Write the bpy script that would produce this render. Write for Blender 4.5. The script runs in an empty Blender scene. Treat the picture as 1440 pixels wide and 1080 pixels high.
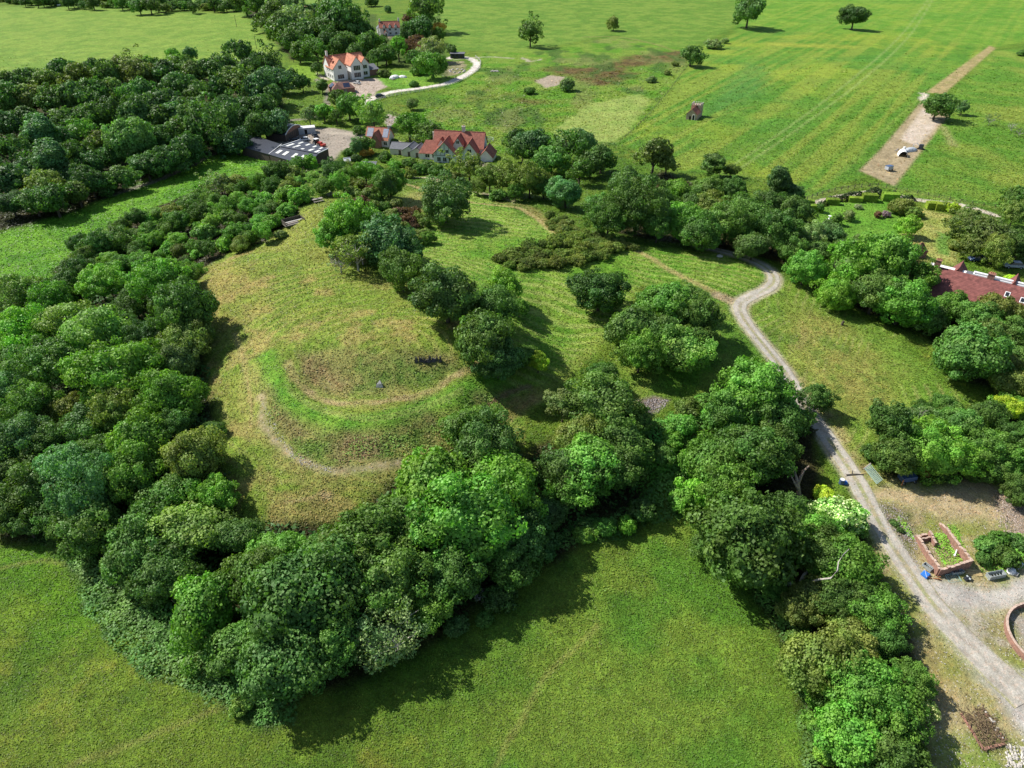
import bpy, math, random
import numpy as np
from mathutils import Vector, Matrix
random.seed(7); RNG = np.random.default_rng(11)
PI = math.pi
C = bpy.context.scene.collection
# ---------------------------------------------------------------- camera
H, PITCH, F = 85.0, math.radians(35.0), 998.0
SP, CP = math.sin(PITCH), math.cos(PITCH)
def ray(u, v):
    a = (u-720.0)/F; b = (v-540.0)/F
    return np.array([a, CP - b*SP, -SP - b*CP])
def plane_pt(u, v, h):
    d = ray(u, v); t = (h-H)/d[2]
    return d[0]*t, d[1]*t
# ---------------------------------------------------------------- numpy noise
def _hash(ix, iy, s):
    n = (ix*374761393 + iy*668265263 + s*974634777) & 0xFFFFFFFF
    n = ((n ^ (n >> 13))*1274126177) & 0xFFFFFFFF
    n = n ^ (n >> 16)
    return (n & 0xFFFF)/65535.0
def vnoise(x, y, s=0):
    x = np.asarray(x, float); y = np.asarray(y, float)
    fx = np.floor(x); fy = np.floor(y); ix = fx.astype(np.int64); iy = fy.astype(np.int64)
    tx = x-fx; ty = y-fy; tx = tx*tx*(3-2*tx); ty = ty*ty*(3-2*ty)
    a = _hash(ix, iy, s); b = _hash(ix+1, iy, s); c = _hash(ix, iy+1, s); d = _hash(ix+1, iy+1, s)
    return (a*(1-tx)+b*tx)*(1-ty) + (c*(1-tx)+d*tx)*ty
def fbm(x, y, sc, o=4, s=0):
    r = 0; a = .5; t = 0
    for k in range(o):
        r = r + a*vnoise(x/sc*(2**k)+17.3*k, y/sc*(2**k)-9.1*k, s+k); t += a; a *= .5
    return r/t
def sstep(a, b, x):
    t = np.clip((x-a)/(b-a), 0, 1); return t*t*(3-2*t)
# ---------------------------------------------------------------- terrain heights (pixel seen, height of the ground there)
HP = [(0,760,0),(0,1080,0),(300,1080,0),(600,1060,0),(900,1070,0),(150,900,0),(900,850,0.5),(800,900,0),(1060,1050,.3),(1000,780,1.2),(930,760,1.5),
 (0,430,0),(60,370,0),(180,290,0),(330,215,0),(0,300,0),(100,230,0),(200,150,1),(0,120,1),(300,110,1),(200,20,0),(0,5,0),(400,5,0),
 (0,620,1),(60,700,0),(150,650,4),(120,520,3),(200,560,6),(200,430,5),(150,780,1),(280,900,1),(400,950,1),
 (300,380,12),(290,450,11),(330,520,10.5),(340,600,9),(330,680,7),(390,720,5.5),(480,715,5),(300,740,3),(400,820,2.5),(560,850,2),(650,760,3),(600,690,5),
 (450,400,14.5),(380,450,13),(520,450,15),(600,440,15.5),(640,480,15),(450,460,14),(450,330,15),(440,290,15),(470,275,14.5),(380,340,12),(500,260,11),(420,260,9),(320,290,4),(350,260,3),(230,350,4),
 (405,490,13.6),(430,498,13.4),(480,492,14.2),(530,492,14.6),(590,490,14.8),(640,496,14.2),(440,540,11.2),(470,555,10.9),(530,560,10.8),(590,548,11),(630,530,11.4),(530,525,12.5),(590,520,12.8),(480,525,12.2),
 (400,560,11.6),(440,583,11.2),(500,592,11.1),(560,582,11.1),(640,552,11.4),(700,530,10.6),(385,535,12.2),(355,560,10.2),(370,610,9.3),(420,655,8.4),(480,665,8),(550,660,7.6),(600,640,7.4),(640,610,7.4),
 (410,615,9.2),(500,632,8.8),(580,615,8.8),
 (700,590,7.2),(740,570,7.2),(800,520,7.6),(850,480,8.5),(700,430,13),(560,380,14),(560,320,12.5),(620,330,11),(700,360,11.5),(680,310,10),(760,340,10.5),(840,370,10.5),(900,390,9.5),
 (760,430,10),(830,420,9),(780,480,9),(740,640,6),(800,680,4.5),(850,600,7),(940,590,6.5),(920,570,7),(1000,560,6),(960,660,4.5),(1050,650,3.5),(960,500,8),(1040,490,7.5),(880,690,3.5),(1000,700,2.6),
 (560,270,9),(620,260,6),(660,270,6.5),(720,280,7),(650,225,1),(600,225,1),(540,240,2),(760,230,2),(850,250,3),(800,290,6),
 (430,205,0),(480,215,0),(550,170,0),(500,110,0),(640,90,0),(560,40,0),(700,150,0),(780,170,0),(860,60,0),(700,20,0),(900,180,1),
 (990,390,8.5),(1060,370,7.5),(1085,392,7.2),(1040,428,7.2),(1100,510,6),(1150,590,5),(1200,668,4),(1250,760,2.8),(1320,860,2),(1440,985,1.5),(1400,820,2),(1320,720,3.2),(1430,700,3.5),
 (1180,440,6.2),(1280,500,5.4),(1330,560,5),(1230,600,4.6),(1100,430,7),(1200,400,5.5),(1300,440,5),(1420,520,4.8),(1400,400,3.8),(1430,600,4.5),
 (950,330,7),(1000,340,7),(1100,330,5),(1000,260,4),(1200,350,4),(1300,340,3.6),(1250,280,3),(1380,300,3),(1150,290,3.5),(1100,900,1),(1150,800,2),(1120,720,3),(1300,1060,1),
 (1000,150,1),(1200,150,1.5),(1400,150,2),(1250,240,2.5),(1440,250,2.5),(1050,20,0),(1400,20,0),(1440,90,1)]
P = np.array([plane_pt(u, v, h) for u, v, h in HP]); PH = np.array([h for _, _, h in HP])
extra = [(x, y) for x in (-600,-300,0,300,600) for y in (800,1100)] + [(-260,330),(-200,60),(-100,10),(100,10),(200,60),(330,300),(-420,500),(450,500)]
P = np.vstack([P, np.array(extra, float)]); PH = np.concatenate([PH, np.zeros(len(extra))])
SC = 100.0
def _k(d2): return np.where(d2 > 1e-9, .5*d2*np.log(d2+1e-12), 0)
def _fit():
    n = len(P); Q = P/SC
    D = ((Q[:,None]-Q[None])**2).sum(-1); K = _k(D)+np.eye(n)*4e-4
    A = np.zeros((n+3, n+3)); A[:n,:n] = K; A[:n,n] = 1; A[:n,n+1:] = Q; A[n,:n] = 1; A[n+1:,:n] = Q.T
    return np.linalg.solve(A, np.concatenate([PH, np.zeros(3)]))
WT = _fit()
def tps(x, y):
    x = np.atleast_1d(np.asarray(x, float)).ravel()/SC; y = np.atleast_1d(np.asarray(y, float)).ravel()/SC
    out = np.empty(len(x)); n = len(P)
    for i in range(0, len(x), 20000):
        a = x[i:i+20000]; b = y[i:i+20000]
        D = (a[:,None]-P[:,0]/SC)**2 + (b[:,None]-P[:,1]/SC)**2
        out[i:i+20000] = _k(D)@WT[:n] + WT[n] + WT[n+1]*a + WT[n+2]*b
    return out
# bake on a regular grid for quick lookups
GX0, GX1, GY0, GY1, GS = -700, 700, 10, 1100, 2.0
gx = np.arange(GX0, GX1+GS, GS); gy = np.arange(GY0, GY1+GS, GS)
MX, MY = np.meshgrid(gx, gy)
near = (MY < 560) & (np.abs(MX) < MY*.85+120)
HG = np.zeros(MX.shape); HG[near] = tps(MX[near], MY[near])
fade = (1-sstep(430, 560, MY))*(1-sstep(0, 60, np.abs(MX)-MY*.85-50))
HG = np.clip(HG, -.5, 17)*fade
def hgt(x, y):
    x = np.asarray(x, float); y = np.asarray(y, float)
    a = np.clip((x-GX0)/GS, 0, len(gx)-1.001); b = np.clip((y-GY0)/GS, 0, len(gy)-1.001)
    i = a.astype(int); j = b.astype(int); s = a-i; t = b-j
    h = (HG[j,i]*(1-s)+HG[j,i+1]*s)*(1-t) + (HG[j+1,i]*(1-s)+HG[j+1,i+1]*s)*t
    return h + (fbm(x, y, 9, 3, 5)-.5)*.5
TS = np.exp(np.linspace(math.log(40), math.log(1500), 500))
def G(u, v, dh=0.0):
    """world point on the terrain (raised by dh) seen at photo pixel u, v"""
    d = ray(u, v); x = d[0]*TS; y = d[1]*TS; z = H+d[2]*TS
    g = z-hgt(x, y)-dh; k = np.argmax(g < 0)
    if k == 0: k = len(TS)-1
    a, b = TS[k-1], TS[k]; t = a+(b-a)*g[k-1]/(g[k-1]-g[k]+1e-9)
    return Vector((d[0]*t, d[1]*t, H+d[2]*t-dh))
def G2(u, v, dh=0.0):
    p = G(u, v, dh); return (p.x, p.y)
def ground(x, y): return float(hgt(x, y))
def mpp(p): # metres per photo pixel at p
    return (p.y*CP-(p.z-H)*SP)/F
# ---------------------------------------------------------------- mesh helpers
def mesh_np(name, V, Fq, smooth=False):
    V = np.asarray(V, np.float32); Fq = np.asarray(Fq, np.int32); m, k = Fq.shape
    me = bpy.data.meshes.new(name); me.vertices.add(len(V)); me.vertices.foreach_set('co', V.ravel())
    me.loops.add(m*k); me.loops.foreach_set('vertex_index', Fq.ravel())
    me.polygons.add(m); me.polygons.foreach_set('loop_start', np.arange(0, m*k, k, dtype=np.int32))
    me.update(calc_edges=True)
    if smooth: me.polygons.foreach_set('use_smooth', np.ones(m, bool))
    return me
def link(name, me, mat=None, parent=None):
    o = bpy.data.objects.new(name, me); C.objects.link(o)
    if mat is not None and me is not None: me.materials.append(mat)
    if parent is not None: o.parent = parent
    return o
def tag(o, label=None, cat=None, group=None, kind=None):
    if label: o['label'] = label
    if cat: o['category'] = cat
    if group: o['group'] = group
    if kind: o['kind'] = kind
    return o
def empty(name, loc, rz=0, label=None, cat=None, group=None):
    o = bpy.data.objects.new(name, None); C.objects.link(o); o.location = loc; o.rotation_euler = (0,0,rz)
    o.empty_display_size = .5
    return tag(o, label, cat, group)
class MB:
    def __init__(s): s.v = []; s.f = []
    def add(s, vs, fs):
        b = len(s.v); s.v += [tuple(v) for v in vs]; s.f += [tuple(b+i for i in f) for f in fs]; return s
    def box(s, x0, x1, y0, y1, z0, z1, rz=0, c=(0,0)):
        vs = [(x,y,z) for z in (z0,z1) for x,y in ((x0,y0),(x1,y0),(x1,y1),(x0,y1))]
        if rz:
            cs, sn = math.cos(rz), math.sin(rz)
            vs = [(c[0]+(x-c[0])*cs-(y-c[1])*sn, c[1]+(x-c[0])*sn+(y-c[1])*cs, z) for x,y,z in vs]
        return s.add(vs, [(3,2,1,0),(4,5,6,7),(0,1,5,4),(1,2,6,5),(2,3,7,6),(3,0,4,7)])
    def poly(s, pts, z0, z1):
        """prism over polygon pts (ccw); z0, z1 numbers or per-point lists"""
        n = len(pts); a = z0 if hasattr(z0,'__len__') else [z0]*n; b = z1 if hasattr(z1,'__len__') else [z1]*n
        vs = [(p[0],p[1],a[i]) for i,p in enumerate(pts)]+[(p[0],p[1],b[i]) for i,p in enumerate(pts)]
        return s.add(vs, [tuple(range(n-1,-1,-1)), tuple(range(n,2*n))]+[(i,(i+1)%n,n+(i+1)%n,n+i) for i in range(n)])
    def tube(s, pts, rs, n=6, cap=True):
        base = len(s.v); pts = [Vector(p) for p in pts]
        for i, p in enumerate(pts):
            d = (pts[min(i+1,len(pts)-1)]-pts[max(i-1,0)])
            if d.length < 1e-6: d = Vector((0,0,1))
            d.normalize(); a = d.orthogonal().normalized(); b = d.cross(a); r = rs[i] if hasattr(rs,'__len__') else rs
            for k in range(n):
                q = 2*PI*k/n; s.v.append(tuple(p+a*math.cos(q)*r+b*math.sin(q)*r))
        for i in range(len(pts)-1):
            for k in range(n):
                s.f.append((base+i*n+k, base+i*n+(k+1)%n, base+(i+1)*n+(k+1)%n, base+(i+1)*n+k))
        if cap:
            s.f.append(tuple(base+k for k in range(n-1,-1,-1))); s.f.append(tuple(base+(len(pts)-1)*n+k for k in range(n)))
        return s
    def slab(s, q, t):
        """four corners (ccw seen from outside), thickened by t along the inward normal"""
        q = [Vector(p) for p in q]; nrm = (q[1]-q[0]).cross(q[2]-q[1]).normalized()*t
        w = [p-nrm for p in q]; n = len(q)
        return s.add(w+q, [tuple(range(n-1,-1,-1)), tuple(range(n,2*n))]+[(i,(i+1)%n,n+(i+1)%n,n+i) for i in range(n)])
    def build(s, name, mat, parent=None, smooth=False, bevel=0):
        me = bpy.data.meshes.new(name); me.from_pydata(s.v, [], s.f); me.update()
        if smooth:
            for p in me.polygons: p.use_smooth = True
        o = link(name, me, mat, parent)
        if bevel:
            b = o.modifiers.new('bevel','BEVEL'); b.width = bevel; b.segments = 2
        return o
# ---------------------------------------------------------------- materials
def lin(c):
    return tuple(((v/255)/12.92 if v/255 <= .04045 else ((v/255+.055)/1.055)**2.4) for v in c)
def albedo(r, g, b, k=1.25): # sunlit picture colour -> base colour
    return np.array([max(.008, c/k) for c in lin((r,g,b))])
def nt(mat):
    mat.use_nodes = True; t = mat.node_tree; t.nodes.clear(); return t
def N(t, typ, **kw):
    n = t.nodes.new(typ)
    for k, v in kw.items():
        if k in n.inputs: n.inputs[k].default_value = v
        else: setattr(n, k, v)
    return n
def simple(name, col, rough=.8, metal=0, var=.25, scale=2.0, bump=.3, spec=.3):
    m = bpy.data.materials.new(name); t = nt(m); L = t.links.new
    out = N(t,'ShaderNodeOutputMaterial'); p = N(t,'ShaderNodeBsdfPrincipled'); L(p.outputs[0], out.inputs[0])
    p.inputs['Roughness'].default_value = rough; p.inputs['Metallic'].default_value = metal; p.inputs['Specular IOR Level'].default_value = spec
    tc = N(t,'ShaderNodeTexCoord'); no = N(t,'ShaderNodeTexNoise'); no.inputs['Scale'].default_value = scale; no.inputs['Detail'].default_value = 6
    L(tc.outputs['Object'], no.inputs['Vector'])
    mr = N(t,'ShaderNodeMapRange'); mr.inputs[1].default_value = .3; mr.inputs[2].default_value = .7; mr.inputs[3].default_value = 1-var; mr.inputs[4].default_value = 1+var
    L(no.outputs[0], mr.inputs[0])
    mx = N(t,'ShaderNodeVectorMath', operation='SCALE'); mx.inputs[0].default_value = tuple(col); L(mr.outputs[0], mx.inputs['Scale'])
    L(mx.outputs[0], p.inputs['Base Color'])
    if bump:
        n2 = N(t,'ShaderNodeTexNoise'); n2.inputs['Scale'].default_value = scale*8; L(tc.outputs['Object'], n2.inputs['Vector'])
        b = N(t,'ShaderNodeBump'); b.inputs['Strength'].default_value = bump; b.inputs['Distance'].default_value = .05
        L(n2.outputs[0], b.inputs['Height']); L(b.outputs[0], p.inputs['Normal'])
    return m
def striped(name, c1, c2, axis=2, period=.3, rough=.8, width=.15):
    """tiles / boards: courses every `period` metres along an object axis, plus mottling"""
    m = simple(name, c1, rough, var=.38 if 'brick' in name or 'tile' in name else .25, scale=1.3 if 'tile' in name else 2.5); t = m.node_tree; L = t.links.new
    p = [n for n in t.nodes if n.type == 'BSDF_PRINCIPLED'][0]; src = p.inputs['Base Color'].links[0].from_socket
    tc = [n for n in t.nodes if n.type == 'TEX_COORD'][0]
    sx = N(t,'ShaderNodeSeparateXYZ'); L(tc.outputs['Object'], sx.inputs[0])
    d = N(t,'ShaderNodeMath', operation='DIVIDE'); d.inputs[1].default_value = period; L(sx.outputs[axis], d.inputs[0])
    f = N(t,'ShaderNodeMath', operation='FRACT'); L(d.outputs[0], f.inputs[0])
    l = N(t,'ShaderNodeMath', operation='LESS_THAN'); l.inputs[1].default_value = width; L(f.outputs[0], l.inputs[0])
    mx = N(t,'ShaderNodeMix', data_type='RGBA'); L(l.outputs[0], mx.inputs[0]); L(src, mx.inputs[6]); mx.inputs[7].default_value = (*c2,1)
    L(mx.outputs[2], p.inputs['Base Color']); return m
def leafmat():
    m = bpy.data.materials.new('foliage'); t = nt(m); L = t.links.new
    out = N(t,'ShaderNodeOutputMaterial'); p = N(t,'ShaderNodeBsdfPrincipled'); tr = N(t,'ShaderNodeBsdfTranslucent')
    p.inputs['Roughness'].default_value = .55; p.inputs['Specular IOR Level'].default_value = .28
    oi = N(t,'ShaderNodeObjectInfo'); at = N(t,'ShaderNodeAttribute', attribute_name='tint')
    mul = N(t,'ShaderNodeMix', data_type='RGBA', blend_type='MULTIPLY'); mul.inputs[0].default_value = 1
    L(oi.outputs['Color'], mul.inputs[6]); L(at.outputs['Color'], mul.inputs[7])
    ge = N(t,'ShaderNodeNewGeometry'); no = N(t,'ShaderNodeTexNoise'); no.inputs['Scale'].default_value = .35; no.inputs['Detail'].default_value = 3
    L(ge.outputs['Position'], no.inputs['Vector'])
    mr = N(t,'ShaderNodeMapRange'); mr.inputs[1].default_value = .3; mr.inputs[2].default_value = .7; mr.inputs[3].default_value = .72; mr.inputs[4].default_value = 1.3
    L(no.outputs[0], mr.inputs[0])
    sc = N(t,'ShaderNodeVectorMath', operation='SCALE'); L(mul.outputs[2], sc.inputs[0]); L(mr.outputs[0], sc.inputs['Scale'])
    L(sc.outputs[0], p.inputs['Base Color'])
    s2 = N(t,'ShaderNodeVectorMath', operation='MULTIPLY'); s2.inputs[1].default_value = (1.15,1.35,.5); L(sc.outputs[0], s2.inputs[0]); L(s2.outputs[0], tr.inputs[0])
    mx = N(t,'ShaderNodeMixShader'); mx.inputs[0].default_value = .3; L(p.outputs[0], mx.inputs[1]); L(tr.outputs[0], mx.inputs[2]); L(mx.outputs[0], out.inputs[0])
    return m
LEAF = leafmat()
BARK = simple('bark', (.09,.075,.055), .9, var=.4, scale=3)
PALEBARK = simple('pale_bark', (.42,.39,.34), .85, var=.3, scale=3)
# ================================================================ GROUND
def poly_w(pts): return np.array([G2(u, v) for u, v in pts])
def sd_poly(x, y, W):
    """signed distance (positive inside) to world polygon W"""
    inside = np.zeros(len(x), bool); dmin = np.full(len(x), 1e9); n = len(W)
    for i in range(n):
        ax, ay = W[i]; bx, by = W[(i+1) % n]; ex, ey = bx-ax, by-ay; L2 = ex*ex+ey*ey+1e-9
        t = np.clip(((x-ax)*ex+(y-ay)*ey)/L2, 0, 1)
        dmin = np.minimum(dmin, (x-ax-t*ex)**2+(y-ay-t*ey)**2)
        c = ((ay > y) != (by > y)) & (x < (bx-ax)*(y-ay)/(by-ay+1e-12)+ax); inside ^= c
    return np.where(inside, 1, -1)*np.sqrt(dmin)
def d_line(x, y, W):
    """distance to world polyline and signed side offset"""
    best = np.full(len(x), 1e9); off = np.zeros(len(x))
    for i in range(len(W)-1):
        ax, ay = W[i]; bx, by = W[i+1]; ex, ey = bx-ax, by-ay; L = math.hypot(ex, ey)+1e-9
        t = np.clip(((x-ax)*ex+(y-ay)*ey)/(L*L), 0, 1); d = np.hypot(x-ax-t*ex, y-ay-t*ey)
        s = ((x-ax)*ey-(y-ay)*ex)/L; m = d < best; best = np.where(m, d, best); off = np.where(m, s, off)
    return best, off
def smooth_line(pts, n=6):
    P_ = [np.array(p, float) for p in pts]; out = []
    for i in range(len(P_)-1):
        p0 = P_[max(i-1,0)]; p1 = P_[i]; p2 = P_[i+1]; p3 = P_[min(i+2,len(P_)-1)]
        for k in range(n):
            t = k/n; out.append(.5*((2*p1)+(-p0+p2)*t+(2*p0-5*p1+4*p2-p3)*t*t+(-p0+3*p1-3*p2+p3)*t**3))
    out.append(P_[-1]); return out
def line_w(pts, n=6): return np.array([G2(*p) for p in smooth_line(pts, n)])
TRACK = [(985,347),(1010,352),(1040,360),(1066,370),(1082,381),(1089,394),(1078,407),(1057,417),(1041,428),(1044,445),(1060,468),(1086,500),(1108,530),(1136,578),(1168,622),(1202,672),(1226,716),(1250,760),(1278,802),(1320,860),(1372,915),(1450,990)]
NR, NC = 1050, 640
ys = np.concatenate([np.exp(np.linspace(math.log(14), math.log(900), NR)), [1200, 1700, 2600, 4500]])
ts = np.linspace(-1, 1, NC)
YY = np.repeat(ys, NC); TT = np.tile(ts, len(ys)); XX = TT*(YY*.86+42)
X, Y = XX, YY
Zg = hgt(X, Y)
COL = np.zeros((len(X), 3)); ROUGH = np.full(len(X), .5); STONE = np.zeros(len(X))
# organic boundary wobble
WX = X+(fbm(X, Y, 5, 3, 31)-.5)*3.0; WY = Y+(fbm(X, Y, 5, 3, 47)-.5)*3.0
n_big = fbm(X, Y, 40, 3, 1); n_mid = fbm(X, Y, 8, 4, 2); n_sm = fbm(X, Y, 2.0, 3, 3)
def mixc(mask, col, k=None):
    global COL
    m = mask[:,None]; COL = COL*(1-m)+np.asarray(col)*m if np.ndim(col) == 1 else COL*(1-m)+col*m
def two(a, b, n, lo=.35, hi=.65):
    m = sstep(lo, hi, n)[:,None]; return np.asarray(a)*(1-m)+np.asarray(b)*m
def region(pts, col, feather=1.5, wob=True, rough=None, stone=None, k=1.0):
    W = poly_w(pts); pad = feather+4
    b = (X > W[:,0].min()-pad) & (X < W[:,0].max()+pad) & (Y > W[:,1].min()-pad) & (Y < W[:,1].max()+pad)
    m = np.zeros(len(X)); xs, ys_ = (WX[b], WY[b]) if wob else (X[b], Y[b])
    m[b] = sstep(-feather, feather, sd_poly(xs, ys_, W))*k
    mixc(m, col)
    if rough is not None: ROUGH[:] = ROUGH*(1-m)+rough*m
    if stone is not None: STONE[:] = STONE*(1-m)+stone*m
    return m
def stroke(pts, width, col, feather=.5, wob=.4, k=1.0, rough=None, stone=None, n=6, noise=0):
    W = line_w(pts, n); pad = width+feather+4
    b = (X > W[:,0].min()-pad) & (X < W[:,0].max()+pad) & (Y > W[:,1].min()-pad) & (Y < W[:,1].max()+pad)
    d, s = d_line(X[b]+(WX[b]-X[b])*wob, Y[b]+(WY[b]-Y[b])*wob, W); m = np.zeros(len(X)); m[b] = (1-sstep(width/2-feather, width/2+feather, d))*k
    if noise: m *= (1-noise)+noise*2*np.clip(n_mid*1.2+n_sm*.8-.5, 0, 1)
    m = np.clip(m, 0, 1); mixc(m, col if np.ndim(col) == 1 else col)
    if rough is not None: ROUGH[:] = ROUGH*(1-m)+rough*m
    if stone is not None: STONE[:] = STONE*(1-m)+stone*m
    return m, b, d, s
A = albedo
# base meadow
COL[:] = two(A(84,122,36), A(108,134,44), n_big*.5+n_mid*.5, .3, .7)
COL = COL*(1-.0) ; yel = sstep(.58,.8, fbm(X, Y, 14, 4, 9)*.6+n_sm*.4)[:,None]*.55; COL = COL*(1-yel)+A(140,142,58)*yel
COL = COL*(1-(sstep(.58,.7,fbm(X,Y,3.2,3,69))*.4)[:,None])+A(70,110,34)*(sstep(.58,.7,fbm(X,Y,3.2,3,69))*.4)[:,None]
GREEN1 = two(A(74,134,34), A(112,152,42), n_mid*.5+n_big*.5)
# front meadow right half greener, pale at the far right bottom
region([(800,700),(1010,690),(1130,1080),(1130,1120),(640,1120),(700,900)], two(A(88,132,42), A(112,140,50), n_mid), 14)
region([(0,745),(75,740),(140,800),(200,880),(60,900),(0,870)], two(A(86,132,30), A(108,142,38), n_mid), 8)
for pts in ([(95,1078),(180,1050),(300,1000),(330,985)],[(700,1075),(760,960),(840,880)],[(0,800),(60,790),(130,800)]): stroke(pts, .8, A(150,150,84), .5, .4, .45)
# left field strip
region([(-60,270),(150,250),(345,190),(440,245),(200,345),(90,400),(-80,470)], two(A(88,142,36), A(108,158,44), n_mid), 2)
# top-left pasture
region([(-80,110),(-80,9),(120,10),(250,18),(340,18),(392,70),(320,110),(120,110)], two(A(112,146,54), A(128,156,62), n_mid), 3)
region([(-80,3),(450,5),(480,-20),(-80,-20)], A(118,150,62), 5)
region([(400,8),(475,8),(470,26),(420,28)], A(176,150,112), 3)
# top centre pasture
region([(560,-8),(1060,-8),(1030,40),(985,60),(960,75),(860,48),(740,75),(640,70),(600,10)], two(A(98,136,48), A(118,148,58), n_mid), 4)
# rough pasture with rushes
rp = region([(600,150),(680,74),(760,72),(860,52),(955,68),(985,68),(960,105),(890,185),(872,205),(720,212),(640,222),(560,170)], two(A(100,150,42), A(128,158,60), n_mid), 3, rough=1)
stroke([(820,52),(870,52),(920,62),(950,72)], 3, A(140,138,82), 1.5, k=.6)
for pts, w, k in (([(790,98),(830,100),(880,90),(945,76)], 20, .95), ([(825,108),(845,114),(872,104)], 18, .9), ([(720,135),(735,142),(750,145)], 9, .6), ([(900,82),(945,84),(960,76)], 20,.9), ([(760,112),(800,104),(850,98)], 8, .5),([(690,135),(660,140),(700,118),(760,100)],5,.35)):
    stroke(pts, w, two(A(96,80,50), A(120,106,62), n_sm), 5, 1.5, k=k, noise=.6, rough=1)
mixc(rp*sstep(.52,.66,fbm(X,Y*.5,9,5,61))*.75, A(72,108,44)); mixc(rp*sstep(.56,.7,fbm(X,Y*.5,12,5,62))*.5, A(140,146,84))
stroke([(600,148),(650,145),(700,140),(760,130),(820,125)], 6, A(86,120,44), 3, 1.2, .5, noise=.5)
region([(753,113),(775,106),(794,108),(785,120),(768,124)], A(184,170,148), 1.2, stone=.5)
region([(775,185),(830,145),(900,132),(915,140),(872,200),(790,198)], two(A(134,158,76), A(146,164,84), n_mid), 2, rough=.3)
for p in ([(640,84),(680,80),(720,82)], [(735,82),(745,86),(760,84)]): stroke(p, 2, A(200,190,170), .8, 1, .7, noise=.5)
region([(545,160),(560,165),(565,170),(548,180),(541,172)], A(168,160,150), .8, False)
# long crop fields on the right
ang = math.radians(56); rows = X*math.sin(ang)-Y*math.cos(ang)
cm = region([(872,202),(905,170),(985,70),(1035,45),(1045,-8),(1500,-8),(1500,45),(1398,66),(1295,140),(1210,245),(1130,285),(1080,250),(960,240),(900,215)], two(A(88,134,40), A(110,146,50), n_big*.4+n_mid*.6), 2, rough=.4)
rn = vnoise(rows/3.2, X*0+3, 71)*.6+vnoise(rows/9, (X*math.cos(ang)+Y*math.sin(ang))/60, 72)*.4
mixc(cm*sstep(.42,.62,rn)*.85, A(128,150,58)); mixc(cm*(1-sstep(.3,.5,rn))*.4, A(78,130,42))
mixc(cm*sstep(.5,.72,fbm(X, Y, 30, 4, 77))*.5, A(146,164,56))
mixc(cm*sstep(.55,.75,fbm(X*.4, Y, 24, 3, 78))*.45, A(70,132,46))
m2 = region([(1440,68),(1500,60),(1500,300),(1440,292),(1300,282),(1235,268),(1290,200),(1330,140),(1398,72)], two(A(92,138,44), A(116,148,54), n_mid*.6+n_big*.4), 3)
mixc(m2*sstep(.5,.75,fbm(X, Y*.6, 22, 4, 88))*.45, A(150,160,70))
region([(1045,-8),(1500,-8),(1500,50),(1400,66),(1260,50),(1040,42)], two(A(100,148,44), A(122,160,58), n_mid), 6, k=.5)
stroke([(1090,62),(1130,64),(1190,66)], 14, A(158,164,64), 6, 1.5, .6, noise=.4)
region([(1010,130),(1050,88),(1080,95),(1075,130),(1030,150),(985,165)], A(80,132,60), 6, k=.6)
for o in (0, 16):
    stroke([(1020+o,240),(1100+o,185),(1190+o,118),(1262+o*.8,55),(1305+o*.4,0)], 1.3, A(142,164,92), .6, .1, .6)
for p in ([(1120,275),(1180,245),(1225,200),(1290,140)], [(900,215),(950,190),(1020,160),(1060,150)], [(1130,280),(1060,250),(960,235)]): stroke(p, 1.6, A(128,152,66), .8, .3, .6)
# earth strip
region([(1302,130),(1328,132),(1400,68),(1392,64)], two(A(176,158,112), A(150,142,90), n_sm), .9, False, stone=.3)
region([(1208,240),(1240,208),(1298,140),(1335,162),(1322,178),(1258,262)], two(A(160,146,112), A(178,162,128), n_sm*.6+n_mid*.4), .9, False, stone=.3)
region([(1266,196),(1298,152),(1322,172),(1290,206)], two(A(208,194,176), A(196,182,160), n_sm), 1.2, False, stone=.3)
region([(1294,130),(1304,132),(1302,142),(1294,142)], A(214,206,190), 1)
stroke([(1325,178),(1332,188),(1340,205)], 3, A(168,164,110), 1.5, .5, .6)
# lane by the garden
stroke([(1120,292),(1140,287),(1180,277),(1230,270),(1290,281),(1350,288),(1400,303)], 2.8, A(196,188,172), .5, .15, rough=.2)
stroke([(1130,282),(1180,268),(1230,262),(1300,274),(1400,292)], 2.4, A(130,152,72), 1, .3, .7)
# garden lawn and mown hay
region([(1140,296),(1180,284),(1250,280),(1285,285),(1290,340),(1262,352),(1200,342),(1160,325)], two(A(96,146,46), A(110,156,54), n_mid), 1, rough=.2)
region([(1290,290),(1310,296),(1340,304),(1345,370),(1300,372),(1270,362),(1262,345)], two(A(166,168,96), A(146,160,78), n_mid), 1.5, rough=.4)
region([(1316,324),(1340,330),(1335,360),(1316,356)], A(104,148,62), 1, k=.9)
# village ground: farmyard, drives, gardens
region([(400,178),(470,180),(520,190),(520,200),(480,212),(462,235),(440,222),(388,200)], two(A(150,142,130), A(168,158,144), n_mid), 1.2, False, stone=.5)
stroke([(460,186),(500,190),(545,196),(600,214),(650,222),(700,238)], 3.4, A(182,172,156), .6, .4)
stroke([(430,105),(445,112),(460,125),(458,150),(440,165),(395,172),(340,195),(230,250),(100,290)], 3.0, A(150,142,132), .6, .3, .8)
stroke([(430,96),(445,104),(460,112)], 3.0, A(196,186,172), .6, .3)
region([(405,92),(430,88),(450,105),(440,115),(408,118)], A(122,158,50), 1)
region([(470,112),(500,112),(540,108),(545,122),(530,128),(520,148),(500,140)], A(176,162,148), .8, False, rough=.1)
region([(528,98),(600,100),(632,112),(628,120),(580,126),(545,122),(520,104)], two(A(104,152,48), A(122,160,56), n_mid), 1)
DRIVE = [(508,146),(530,136),(552,129),(590,124),(625,118),(650,108),(666,98),(670,89),(660,82),(640,80),(632,82)]
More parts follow.
